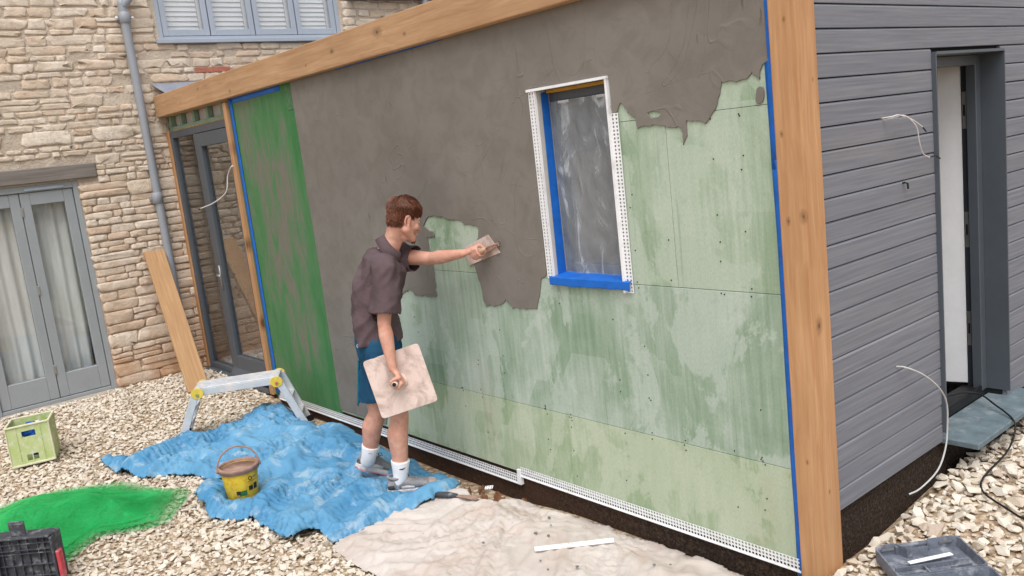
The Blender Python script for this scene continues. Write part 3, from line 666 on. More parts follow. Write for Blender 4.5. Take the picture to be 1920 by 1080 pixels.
def extension():
    E = ext
    # ---- oak frame
    E.part(MB().box(-.122, 0, 0, .142, -.25, 2.95), 'oak_post', 'oak_z', bevel=.006, seg=2)
    E.part(MB().box(-5.60, -5.53, 0, .15, .05, 2.70), 'oak_post', 'oak_z', bevel=.005, seg=2)
    E.part(MB().box(-7.21, -.1225, -.035, .15, 2.722, 2.935), 'oak_beam', 'oak_x', bevel=.007, seg=2)
    E.part(MB().box(-7.245, -7.17, .04, .1, .1, 2.58), 'oak_post', 'oak_z', bevel=.004)
    E.part(MB().box(-5.6, -5.55, .02, .12, -.2, .045), 'post_base', 'plinth')
    # ---- carcass: inner sheathing, far walls, floor, roof
    E.part(MB().box(-5.55, -1.60, YW+.02, .16, -.1, 2.72).box(-1.60, -1.02, YW+.02, .16, -.1, 1.315).box(-1.60, -1.02, YW+.02, .16, 2.345, 2.72).box(-1.02, -.123, YW+.02, .16, -.1, 2.72), 'timber_frame', 'inside')
    E.part(MB().box(-7.2, -.2, 3.6, 3.75, -.1, 2.9), 'rear_wall', 'inside')
    E.part(MB().box(-7.2, -.2, .17, 3.6, .0, .15), 'floor', 'panel_grey')
    roof = E.part(MB().box(-7.22, -.02, .152, 3.8, 2.88, 2.928), 'roof', 'roof', bevel=.006)
    # ---- green boards, each its own sheet with open joints
    g = .0012
    rows = [(.10, .5535, [-4.28, -3.2, -2.035, -.15], 'board_c'), (.5535, 1.333, [-4.28, -2.458, -.15], 'board_b'), (2.345, 2.722, [-4.28, -1.9, -.15], 'board_a')]
    for z0, z1, xs, m in rows:
        for a, b in zip(xs, xs[1:]): E.part(MB().box(a+g, b-g, YW, YW+.018, z0+g, z1-g), 'wall_board', m, bevel=.0015)
    z0, z1 = 2.125, 2.345
    for a, b in ((-4.28, -2.9), (-2.9, -1.60), (-1.02, -.15)): E.part(MB().box(a+g, b-g, YW, YW+.018, z0+g, z1-.0), 'wall_board', 'board_a')
    z0, z1 = 1.333, 2.125
    for a, b, m in ((-4.28, -2.9, 'board_a'), (-2.9, -1.60, 'board_a'), (-1.02, -.705, 'board_a'), (-.705, -.15, 'board_a')): E.part(MB().box(a+g, b-g, YW, YW+.018, z0+g, z1-g), 'wall_board', m, bevel=.0015)
    sk = E.part(MB().box(-5.53, -4.283, YW-.002, YW+.018, .05, 2.722), 'skimmed_board', 'skim', bevel=.002); sk['label'] = 'green board thinly smeared with brown base coat'
    E.part(MB().box(-4.405, -4.30, YW-.006, YW-.003, 2.52, 2.70), 'mesh_tape', 'mesh_tape')
    # screws
    mb = MB()
    for k in range(130):
        x = random.choice([-.3, -.45, -.75, -.95, -1.15, -1.55, -1.75, -2.0, -2.1, -2.35, -2.55, -3.0, -3.3])+random.uniform(-.012, .012); z = random.uniform(.18, 2.0)
        if random.random() < .5: z = random.choice([.54, .57, 1.31, 1.355, 2.1])+random.uniform(-.012, .012)
        if -1.62 < x < -.98 and z > 1.29 or (x < -1.62 and z > 1.12): continue
        mb.prism([(x+.0036*math.cos(a*1.047), YW-.0005, z+.0036*math.sin(a*1.047)) for a in range(6)], (0, -.002, 0))
    o = E.part(mb, 'screw_heads', 'screw'); o['kind'] = 'stuff'
    # ---- base coat
    out, hole, blob = coat_shape()
    me = curve_solid('base_coat', [out, hole], YW-.0035, .004, .0018); o = fin(bpy.data.objects.new('base_coat', me), 'coat'); keep(o, E.o)
    o['label'] = 'wet grey-brown base coat with ragged trowelled edges'; coat = o
    me = curve_solid('coat_blob', [blob], YW-.003, .004, .0018); o = fin(bpy.data.objects.new('coat_blob', me), 'coat'); o.parent = coat; o.matrix_parent_inverse = Matrix()
    yc = YW-.0072; mb = MB()
    def ridge(P, r):
        Q = bez([(x, yc, z) for x, z in P], 26)
        Q = [(q[0]+.004*N3(q[0]*40, q[2]*40), yc+.001, q[2]+.004*N3(q[0]*40, q[2]*40, 4)) for q in Q]
        mb.tube(Q, [.0006]+[r*(.6+.7*abs(N3(i*.7, r*900)))for i in range(len(Q)-2)]+[.0006], 5)
    ridge([(-1.6, 2.32), (-1.52, 2.36), (-1.38, 2.43), (-1.25, 2.38), (-1.17, 2.43), (-1.1, 2.44)], .0028)
    ridge([(-.43, 2.66), (-.44, 2.5), (-.46, 2.33), (-.5, 2.27)], .0026); ridge([(-.54, 2.63), (-.3, 2.68), (-.16, 2.72)], .0026)
    ridge([(-1.3, 2.55), (-.9, 2.6), (-.6, 2.63)], .002); ridge([(-1.05, 2.2), (-.8, 2.24), (-.55, 2.28), (-.35, 2.29)], .0024)
    ridge([(-2.9, 1.75), (-2.77, 1.8), (-2.66, 1.9), (-2.62, 1.98)], .0035); ridge([(-3.3, 1.6), (-3.17, 1.65), (-3.05, 1.72)], .003)
    ridge([(-1.95, 1.97), (-1.85, 1.87), (-1.72, 1.84)], .003); ridge([(-2.25, 1.66), (-2.12, 1.67), (-2.05, 1.64)], .0035); ridge([(-2.95, 1.175), (-2.72, 1.18)], .003)
    ridge([(-1.95, 1.62), (-1.8, 1.56), (-1.64, 1.55)], .003)
    for k in range(60):
        x, z = random.uniform(-4.1, -.5), random.uniform(.9, 2.6); a = random.uniform(-1, .9); L = random.uniform(.06, .26); cv = random.uniform(-.5, .5)
        if z < 2.2 and x > -1.9: continue
        if z < 1.75 and x > -3.3: continue
        ridge([(x, z), (x+L*.5*math.cos(a), z+L*.5*math.sin(a)), (x+L*math.cos(a+cv), z+L*math.sin(a+cv))], random.uniform(.0009, .0018))
    o = sub(coat, mb, 'trowel_ridges', 'coat', smooth=True); o['kind'] = 'stuff'
    # ---- masking tape round the panel
    def tape(P, w, name='masking_tape', y=YW-.0035, crinkle=.004):
        mbt = MB(); rings = []
        A, B = Vector(P[0]), Vector(P[1]); n = max(6, int((B-A).length/.09)); d = (B-A).normalized(); s = Vector((-d.y, d.x))
        for i in range(n+1):
            q = A.lerp(B, i/n); j = crinkle*N3(i*.31, w*50, P[0][0]); k = .004+abs(.006*N3(i*.27, 7, P[0][1]))
            rings.append([(q.x-s.x*(w/2+j), y, q.y-s.y*(w/2+j)), (q.x, y-k*.5, q.y), (q.x+s.x*(w/2-j), y-k, q.y+s.y*(w/2-j))])
        mbt.grid(rings)
        return E.part(mbt, name, 'tape', smooth=True, solid=.0015)
    tape([(-5.475, 2.72), (-5.465, .06)], .075); tape([(-5.46, 2.70), (-4.50, 2.705)], .045)
    tape([(-3.6, 2.712), (-2.3, 2.712)], .022); tape([(-.145, 2.73), (-.14, 1.86)], .042); tape([(-.142, 1.9), (-.143, .03)], .030)
    # ---- perforated base rail
    for (a, b, z0, rowsn) in ((-5.45, -2.052, .02, 3), (-2.045, -.135, .075, 3)):
        mb = perf(MB(), (a, YW-.006, z0+.010), (1, 0, 0), (0, 0, 1), b-a, .054, rowsn, .0185, .0066)
        mb.add([(a, YW-.009, z0), (b, YW-.009, z0), (b, YW-.009, z0+.003), (a, YW-.009, z0+.003), (a, YW-.006, z0+.010), (b, YW-.006, z0+.010), (a, YW+.015, z0), (b, YW+.015, z0)], [(0, 1, 2, 3), (3, 2, 5, 4), (0, 6, 7, 1)])
        E.part(mb, 'base_rail', 'upvc', solid=.0015)
    E.part(MB().box(-2.075, -2.046, YW-.014, YW+.01, .022, .118), 'rail_connector', 'upvc')
    # ---- plinth
    E.part(MB().box(-5.5, -.125, YW+.019, YW+.3, -.3, .10).box(-.28, -.045, .15, 3.5, -.3, .35), 'plinth', 'plinth')
    # ---- window in the rendered wall
    wx0, wx1, wz0, wz1 = -1.545, -1.036, 1.345, 2.335; yf = .115
    mb = MB().box(wx0, wx0+.045, yf, yf+.05, wz0, wz1).box(wx1-.045, wx1, yf, yf+.05, wz0, wz1).box(wx0+.045, wx1-.045, yf, yf+.05, wz1-.06, wz1).box(wx0+.045, wx1-.045, yf, yf+.05, wz0, wz0+.06)
    win = E.part(mb, 'window', 'anthracite', bevel=.003)
    sub(win, MB().box(wx0+.045, wx1-.045, yf+.02, yf+.026, wz0+.06, wz1-.06), 'pane', 'glass')
    for x in (-1.44, -1.16): sub(win, MB().box(x-.04, x+.04, yf-.004, yf, wz1-.075, wz1-.062), 'trickle_vent', 'upvc')
    sub(win, MB().box(-1.60, wx0, YW-.004, yf, wz0, wz1), 'reveal', 'panel_grey'); sub(win, MB().box(wx1, -1.02, YW+.0, yf, wz0, wz1), 'reveal', 'panel_grey')
    sub(win, MB().box(wx0+.03, wx1-.002, .07, yf, wz1-.016, wz1-.001), 'head_strip', 'ochre')
    # tape on left reveal, sill tape
    sub(win, MB().add([(wx0+.003, YW+.024, wz1-.01), (wx0+.003, YW+.014, wz0), (wx0+.004, yf-.01, wz0), (wx0+.004, yf-.01, wz1-.01)], [(0, 1, 2, 3)]), 'masking_tape', 'tape')
    rings = []
    for i in range(15):
        x = wx0-.028+(wx1-wx0+.075)*i/14; k = .005*N3(i*.37, 3); rings.append([(x, yf-.006, wz0+.016), (x, YW-.022, wz0+.003), (x, YW-.026+k*.5, wz0-.001), (x, YW-.026+k*.5, wz0-.038+2*k), (x, YW-.022, wz0-.042+2*k)])
    mb = MB().grid(rings)
    sub(win, mb, 'sill_tape', 'tape', solid=.002)
    # protective film, crumpled
    vs = []; nx, nz = 24, 44
    for j in range(nz+1):
        for i in range(nx+1):
            x = wx0+.012+(wx1-wx0-.02)*i/nx; z = wz0+.012+(wz1-wz0-.075)*j/nz
            e = min(i, nx-i)/nx; vs.append((x, yf-.012-.02*(1-abs(N3(x*9+z*3, z*2.5, 2)))*min(1, e*6)-.008*N3(x*30+z*12, z*9), z))
    sub(win, MB().add(vs, [(j*(nx+1)+i, j*(nx+1)+i+1, (j+1)*(nx+1)+i+1, (j+1)*(nx+1)+i) for j in range(nz) for i in range(nx)]), 'plastic_film', 'film', smooth=True)
    # beads
    yb = YW-.008
    b1 = perf(MB(), (-1.605, yb, wz0-.01), (0, 0, 1), (1, 0, 0), wz1-wz0+.01, .05, 2, .0185, .0058); b1.box(-1.554, -1.549, yb-.010, .06, wz0-.01, wz1)
    sub(win, b1, 'corner_bead', 'upvc', solid=.001)
    b2 = perf(MB(), (-1.026, yb, wz0-.055), (0, 0, 1), (1, 0, 0), .88, .046, 2, .0185, .0058); b2.box(wx1-.003, -1.027, yb-.012, .06, wz0-.055, wz1)
    sub(win, b2, 'corner_bead', 'upvc', solid=.001)
    sub(win, MB().box(-1.607, wx1+.012, yb-.014, .05, wz1+.001, wz1+.014), 'head_bead', 'upvc')
    # ---- glazed door in the return beside the stone house
    y0 = .05; zb, zt = .1, 2.57; xa, xm, xb = -7.17, -6.50, -5.605
    mb = MB().box(xa, xa+.06, y0, y0+.07, zb, zt).box(xa+.06, xb, y0, y0+.07, zt-.07, zt).box(xm-.035, xm+.035, y0, y0+.07, zb, zt-.07).box(xa+.06, xm-.035, y0, y0+.07, zb, zb+.06)
    door = E.part(mb, 'glazed_door', 'anthracite', bevel=.004)
    mb = MB().box(xm+.04, xm+.15, y0-.012, y0+.05, zb+.01, zt-.075).box(xb-.1, xb, y0-.012, y0+.05, zb+.01, zt-.075).box(xm+.15, xb-.1, y0-.012, y0+.05, zt-.2, zt-.075).box(xm+.15, xb-.1, y0-.012, y0+.05, zb+.01, zb+.22)
    sub(door, mb, 'door_leaf', 'anthracite', bevel=.004)
    sub(door, MB().box(xa+.06, xm-.035, y0+.03, y0+.036, zb+.06, zt-.07), 'pane', 'glass'); sub(door, MB().box(xm+.15, xb-.1, y0+.02, y0+.026, zb+.22, zt-.2), 'pane', 'glass')
    hx = xm+.09; sub(door, MB().box(hx-.016, hx+.016, y0-.02, y0-.012, .98, 1.22).tube([(hx, y0-.012, 1.13), (hx, y0-.05, 1.13), (hx+.1, y0-.055, 1.125)], .009, 8), 'handle', 'steel', smooth=True)
    sub(door, MB().box(xa, xb, y0-.06, y0+.08, zb-.05, zb), 'threshold', 'anthracite', bevel=.004)
    sub(door, MB().add([(xm+.04, y0-.013, zb+.09), (xb, y0-.013, zb+.09), (xb, y0-.06, zb+.03), (xm+.04, y0-.06, zb+.03), (xm+.04, y0-.013, zb+.02), (xb, y0-.013, zb+.02)], [(0, 1, 2, 3), (3, 2, 5, 4)]), 'weather_bar', 'anthracite')
    # header infill: green treated studs
    hd = E.part(MB().box(-7.2, -5.61, .07, .12, 2.575, 2.615), 'header_rail', 'stud', bevel=.003)
    sub(hd, MB().box(-7.2, -5.61, .125, .135, 2.616, 2.72), 'infill_panel', 'panel_grey')
    for x in (-7.15, -6.85, -6.5, -6.15, -5.8): sub(hd, MB().box(x-.025, x+.025, .07, .12, 2.616, 2.721), 'stud', 'stud', bevel=.002)
    mb = MB(); 
    for i in range(30): mb.ball((-7.18+i*.05+random.uniform(-.02, .02), .065, 2.572), (random.uniform(.02, .035), .012, random.uniform(.006, .014)), 6)
    o = sub(hd, mb, 'foam_seam', 'ochre', smooth=True); o['kind'] = 'stuff'
    # ---- clad side wall (faces +X)
    xc = -.018; Y0, Yd0, Yd1, Y1 = .1435, 1.172, 1.975, 3.6; zd0, zd1 = .395, 2.275; ptc = .0978
    sw = E.part(MB().box(-.16, xc-.024, .143, Yd0, .345, 2.93).box(-.16, xc-.024, Yd1, Y1, .345, 2.93).box(-.16, xc-.024, Yd0, Yd1, zd1, 2.93), 'side_wall', 'gap')
    k = 0; z = .345
    while z < 2.92:
        za, zb2 = z+.0015, min(z+ptc-.0025, 2.93)
        segs = [(Y0, Yd0-.004), (Yd1+.004, Y1)] if (zb2 > zd0-.1 and za < zd1-.02) else [(Y0, Y1)]
        for a, b in segs:
            dx = random.uniform(-.0015, .0015); prof = [(xc-.022, za), (xc-.002+dx, za), (xc+dx, za+.002), (xc+dx, zb2-.0085), (xc-.0065+dx, zb2-.0005), (xc-.022, zb2)]
            z_sl = 0
            mb = MB().prism([(p, a, q) for p, q in prof], (0, b-a, 0))
            sub(sw, mb, 'cladding_board', 'clad')
        z += ptc
    # ---- side doorway
    fr = .0
    mb = MB().box(-.12, xc+.022, Yd1-.006, Yd1+.003, zd0, zd1).box(-.12, xc+.022, Yd0-.003, Yd0+.006, zd0, zd1).box(-.12, xc+.022, Yd0+.006, Yd1-.006, zd1-.006, zd1+.008)
    dw = E.part(mb, 'side_door', 'anthracite', bevel=.001)
    sub(dw, MB().box(-.17, -.118, Yd1-.07, Yd1-.007, zd0, zd1-.007).box(-.17, -.118, Yd0+.007, Yd0+.03, zd0, zd1-.007).box(-.17, -.118, Yd0+.03, Yd1-.07, zd1-.06, zd1-.007), 'door_frame', 'anthracite', bevel=.003)
    sub(dw, MB().box(-.208, -.171, Yd1-.045, Yd1-.0, zd0, zd1-.03).box(-.208, -.171, Yd0+.03, Yd1-.045, zd1-.05, zd1-.03), 'door_rebate', 'anthracite_dark')
    for zz in (.75, 1.32, 1.98):
        sub(dw, MB().box(-.202, -.18, Yd1-.0475, Yd1-.0452, zz-.1, zz+.1), 'lock_keep', 'steel'); sub(dw, MB().box(-.196, -.186, Yd1-.0495, Yd1-.0476, zz-.03, zz+.03), 'keep_slot', 'black')
    a = math.radians(72); d = Vector((-math.sin(a), -math.cos(a), 0)); n = Vector((math.cos(a), -math.sin(a), 0))
    c0 = Vector((-.212, Yd1-.03, 0)); L = .74
    sub(dw, MB().obox(c0+d*L/2+Vector((0, 0, (zd0+.03+zd1-.05)/2)), d*L/2, n*.022, (0, 0, (zd1-zd0-.08)/2)), 'door_leaf', 'white', bevel=.003)
    sub(dw, MB().box(-.24, -.12, Yd0+.006, Yd1-.006, zd0-.03, zd0+.012).box(-.135, -.12, Yd0+.006, Yd1-.006, zd0+.012, zd0+.03), 'threshold', 'black', bevel=.003)
    E.part(MB().box(-.12, .155, Yd0+.0, Yd1+.17, zd0-.062, zd0-.031), 'door_sill', 'slate', bevel=.004)
    E.part(MB().box(-1.6, -1.5, .17, 3.6, .15, 2.9), 'partition', 'inside')
extension()
# ================================================================== dust sheets and netting
def np_poly(P, X, Y):
    P = np.array(P); A = P; B = np.roll(P, -1, 0); ins = np.zeros(len(X), bool)
    for (ax, ay), (bx, by) in zip(A, B):
        c = (ay > Y) != (by > Y); xs = (bx-ax)*(Y-ay)/(by-ay+1e-12)+ax; ins ^= c & (X < xs)
    best = np.full(len(X), 1e9); bx_, by_ = X.copy(), Y.copy()
    for (ax, ay), (bx, by) in zip(A, B):
        dx, dy = bx-ax, by-ay; t = np.clip(((X-ax)*dx+(Y-ay)*dy)/(dx*dx+dy*dy+1e-12), 0, 1); px, py = ax+t*dx, ay+t*dy
        d = (px-X)**2+(py-Y)**2; m = d < best; best[m] = d[m]; bx_[m] = px[m]; by_[m] = py[m]
    return ins, np.sqrt(best), bx_, by_
def settle(XY, Z, used, nx, eps, iters, grav, press):
    """let the cloth find its folds: inextensible mesh with slack, gravity, floor and friction"""
    n = len(used); pos = np.concatenate([XY, Z[:, None]], 1); lut = {int(u): i for i, u in enumerate(used)}
    col = used % nx; row = used//nx; groups = []
    def pairs(dc, dr, sel):
        a = np.array([i for i in range(n) if sel[i]]); b = np.array([lut.get(int(used[i]+dc+dr*nx), -1) for i in a]); ok = b >= 0; return a[ok], b[ok]
    slack = 1+eps*(.3+1.2*np.array([sst(-.28, .3, N3(x*2.0, y*2.0, 77)) for x, y in XY]))
    for dc, dr, par in ((1, 0, col), (0, 1, row), (1, 1, row), (-1, 1, row)):
        for k in (0, 1):
            a, b = pairs(dc, dr, par % 2 == k); groups.append((a, b, np.hypot(*(XY[a]-XY[b]).T)*(slack[a]+slack[b])/2, .5 if dc and dr else 1.))
    for dc, dr, par in ((4, 0, col), (0, 4, row)):
        for k in (0, 1):
            a, b = pairs(dc, dr, (par//4) % 2 == k); groups.append((a, b, np.hypot(*(XY[a]-XY[b]).T)*1.08, .10))
    floor = np.array([gz(x, y)+.014 for x, y in XY]); vel = np.zeros((n, 3))
    for it in range(iters):
        old = pos.copy(); pos[:, 2] -= grav
        for a, b, L, w in groups:
            d = pos[b]-pos[a]; l = np.sqrt((d*d).sum(1))+1e-9; c = (d*((l-L)/l*.5*w*.9)[:, None]); pos[a] += c; pos[b] -= c
        under = pos[:, 2] < floor; pos[under, 2] = floor[under]
        pos[under, :2] = old[under, :2]*.75+pos[under, :2]*.25
        for (cx, cy, r, zt) in press:
            q = (np.hypot(pos[:, 0]-cx, pos[:, 1]-cy) < r) & (pos[:, 2] > zt); pos[q, 2] = zt
    pos[:, 1] = np.minimum(pos[:, 1], .03)
    return pos
def sheet(name, poly, st, zf, m, label, cat, solid=.003, relax=None):
    P = np.array(poly); xs = np.arange(P[:, 0].min()-st, P[:, 0].max()+2*st, st); ys = np.arange(P[:, 1].min()-st, P[:, 1].max()+2*st, st)
    X, Y = np.meshgrid(xs, ys); nx = len(xs); X = X.ravel().copy(); Y = Y.ravel().copy()
    ins, d, bx, by = np_poly(poly, X, Y)
    idx = np.arange(len(X)).reshape(len(ys), nx); q = np.stack([idx[:-1, :-1], idx[:-1, 1:], idx[1:, 1:], idx[1:, :-1]], -1).reshape(-1, 4)
    q = q[ins[q].sum(1) >= 3]
    used = np.unique(q); out = ~ins; X[out] = bx[out]; Y[out] = by[out]; d[out] = 0
    remap = -np.ones(len(X), int); remap[used] = np.arange(len(used))
    v = [(X[i], Y[i], zf(X[i], Y[i], d[i])) for i in used]
    if relax: A_ = np.array(v); v = settle(A_[:, :2], A_[:, 2], used, nx, *relax).tolist()
    o = MB().add(v, [tuple(f) for f in remap[q].tolist()]).build(name, m, smooth=True, solid=solid)
    return tag(o, label, cat)
def rdg(x, y, f, ang, st, sd):
    c, s = math.cos(ang), math.sin(ang); u, v = (c*x+s*y)*f, (-s*x+c*y)*f*st
    n = 1-min(1, abs(N3(u, v, sd))*5.0); return n**1.2
def vor1(x, y, sd):
    d = mnoise.voronoi((x, y, sd))[0]; return d[0], d[1]-d[0]
def wrinkle(x, y, amp, sd, ang, k0=.4):
    a = ang+.8*N3(x*.7, y*.7, sd+3); wx = x+.12*N3(x*2.4, y*2.4, sd+1); wy = y+.12*N3(x*2.4, y*2.4, sd+2)
    c, s_ = math.cos(ang), math.sin(ang); u, v = c*wx+s_*wy, -s_*wx+c*wy
    k = k0+(1-k0)*sst(-.25, .3, N3(x*1.2, y*1.2, sd+9))
    f1, g1 = vor1(u*3.6, v*2.0, sd); f2, g2 = vor1(u*8+3, v*5.0, sd+4)
    return amp*k*(.45*f1+.3*f2+.95*rdg(wx, wy, 3.0, a, .24, sd)+.8*rdg(wx, wy, 6.0, a+.45, .25, sd+11)+.38*rdg(wx, wy, 11, a-.4, .3, sd+21)+.16*rdg(wx, wy, 21, a+.9, .45, sd+31)-.4)
def gau(x, y, cx, cy, s): return math.exp(-((x-cx)**2+(y-cy)**2)/(2*s*s))
def zblue(x, y, d):
    e = sst(0, .10, d)
    h = wrinkle(x, y, .10, 4, .45, .7)*(.45+.55*e)+.028*e
    h += .13*gau(x, y, -4.75, -.32, .16)+.05*gau(x, y, -3.9, -.25, .2)+.10*gau(x, y, -3.44, -1.37, .075)+.06*gau(x, y, -3.62, -1.31, .09)+.04*gau(x, y, -2.6, -1.18, .12)+.05*gau(x, y, -2.5, -.25, .1)
    h = h*(1-.88*gau(x, y, -3.39, -1.19, .10))                 # pressed flat under the bucket
    for (cx, cy) in ((-2.54, -.43), (-2.86, -.5)): h *= 1-.8*gau(x, y, cx, cy, .1)
    return gz(x, y)+.012+.018*e+h
def zcream(x, y, d):
    e = sst(0, .1, d); h = wrinkle(x, y, .028, 40, 1.0)*(.5+.5*e)+.02*e
    h += .05*gau(x, y, -2.02, -.12, .07)+.045*gau(x, y, -2.2, -.3, .07)+.02*gau(x, y, -1.95, -.68, .03)
    return gz(x, y)+.022+h+.05*sst(.3, 0, d)*sst(-.5, -1.0, -abs(x+1.0))*0
PRESS = [(-3.39, -1.195, .1, gz(-3.39, -1.195)+.041)]+[(-2.61+.045*k, -.555+.073*k, .05, .037) for k in range(4)]+[(-2.87, -.51, .05, .03), (-2.83, -.46, .05, .03)]
sheet('blue_dust_sheet', BLUE_S, .0115, zblue, 'blue_cloth', 'crumpled blue cotton dust sheet spread on gravel under the plasterer', 'dust sheet', relax=(.27, 110, .00012, PRESS))
cream = sheet('cream_dust_sheet', CREAM_S, .0115, zcream, 'cream_cloth', 'dirty cream dust sheet laid along the foot of the green board wall', 'dust sheet', relax=(.10, 80, .00006, []))
def znet(k):
    def f(x, y, d):
        e = sst(0, .35, d); return gz(x, y)+.035+.01*k+e*(.03+.03*k)*(1+.6*N3(x*2.2, y*2.2, k*7))+.012*N3(x*7, y*7, k)+e*wrinkle(x, y, .02, 60+k*5, .3)
    return f
def net_layer(poly, zf, ang, sp, wd):
    """woven netting: every strand is a thin ribbon following the draped surface"""
    P = np.array(poly); c, s_ = math.cos(ang), math.sin(ang); Rm = np.array([[c, s_], [-s_, c]]); Q = P @ Rm.T; mb = MB()
    for axis in (0, 1):
        a0, a1 = Q[:, 1-axis].min(), Q[:, 1-axis].max(); b0, b1 = Q[:, axis].min(), Q[:, axis].max(); t = np.arange(b0, b1, .03)
        for o_ in np.arange(a0, a1, sp):
            uv = np.empty((len(t), 2)); uv[:, axis] = t; uv[:, 1-axis] = o_+.002*np.sin(t*9); XY = uv @ Rm
            ins, d, _, _ = np_poly(poly, XY[:, 0], XY[:, 1]); dv = np.zeros(2); dv[1-axis] = wd/2; off = dv @ Rm; run = []
            for k in range(len(t)+1):
                if k < len(t) and ins[k]:
                    x, y = XY[k]; z = zf(x, y, d[k])+.0006*axis; run.append(((x-off[0], y-off[1], z), (x+off[0], y+off[1], z)))
                else:
                    if len(run) > 1: mb.grid(run)
                    run = []
    return mb
P0 = smooth_poly(GREEN, 2, .015, 3)
nets = net_layer(P0, znet(0), .35, .012, .0028).build('green_netting', 'net'); tag(nets, 'bright green debris netting heaped loosely on the gravel', 'netting')
for k, (cx, cy, s) in enumerate(((-4.05, -2.1, .88), (-4.15, -2.1, .76)), 1):
    P2 = [(cx+(x-cx)*s+.06*N3(x*3, y*3, k), cy+(y-cy)*s) for x, y in P0]
    o = net_layer(P2, znet(k), .35+.4*k, .0095-.0015*k, .0030).build('net_fold', 'net'); o.parent = nets

# ================================================================== loose things
def oak_plank():
    b, t = Vector((-6.30, -.40, .075)), Vector((-7.195, -.305, 1.40)); ax = (t-b)
    o = Thing('oak_plank', b, 'sawn oak plank leaning against the rubble wall beside the downpipe', 'plank')
    L = ax.length; zx = ax.normalized(); yx = (Vector((0, 1, 0))-zx*zx.y).normalized(); xx = yx.cross(zx)
    p = o.part(MB().box(-.016, .016, -.1, .1, .01, L), 'board', 'oak_plank', bevel=.004)
    p.matrix_basis = Matrix.Translation(b) @ Matrix((xx, yx, zx)).transposed().to_4x4()
oak_plank()
def hop_up():
    c = Vector((-4.86, -.545, 0)); a = math.radians(60); e1 = Vector((math.cos(a), math.sin(a), 0)); e2 = Vector((-e1.y, e1.x, 0)); up = Vector((0, 0, 1)); zt = .45; hw = .125; L = .33
    T = Thing('hop_up_platform', c, 'folding aluminium hop-up platform with yellow hinges on the blue sheet', 'step platform')
    P = lambda u, v, z: c+e1*u+e2*v+up*z
    T.part(MB().obox(P(0, 0, zt-.004), e1*L, e2*hw, up*.004), 'platform', 'alu', bevel=.002)
    for s in (-1, 1): T.part(MB().obox(P(0, s*(hw-.008), zt-.036), e1*(L-.03), e2*.008, up*.028), 'platform_rail', 'alu', bevel=.003)
    for i in range(5): T.part(MB().obox(P(0, (i-2)*.05, zt+.0015), e1*(L-.01), e2*.004, up*.0015), 'grip_rib', 'alu')
    for sx in (-1, 1):
        top = lambda v: P(sx*(L-.01), v, zt-.03); bot = lambda v: P(sx*(L+.155), v, gz(*(P(sx*(L+.155), v, 0)).xy)+.045)
        for sv in (-1, 1):
            leg = T.part(MB().bar(top(sv*hw), bot(sv*hw*1.08), e1, .03, .012), 'leg', 'alu', bevel=.003)
            sub(leg, MB().bar(bot(sv*hw*1.08)+up*.03, bot(sv*hw*1.08)-up*.02+e1*sx*.015, e1, .034, .017), 'rubber_foot', 'black', bevel=.003).matrix_parent_inverse = Matrix()
            # round yellow hinge plates
            q = P(sx*(L-.022), sv*(hw+.009), zt-.04); T.part(MB().prism([q+e1*(.05*math.cos(k*math.pi/6))+up*(.046*math.sin(k*math.pi/6)) for k in range(12)], e2*(.01*sv)), 'hinge_plate', 'yellow', bevel=.002)
            q2 = q+e2*(sv*.011); T.part(MB().prism([q2+e1*(.012*math.cos(k*math.pi/4))+up*(-.01+.012*math.sin(k*math.pi/4)) for k in range(8)], e2*(.008*sv)), 'hinge_bolt', 'red' if sx > 0 else 'steel')
        for t in (.38, .72):
            pa, pb = top(-hw).lerp(bot(-hw*1.05), t), top(hw).lerp(bot(hw*1.05), t); T.part(MB().bar(pa, pb, e1, .03, .008), 'tread', 'alu', bevel=.002)
hop_up()
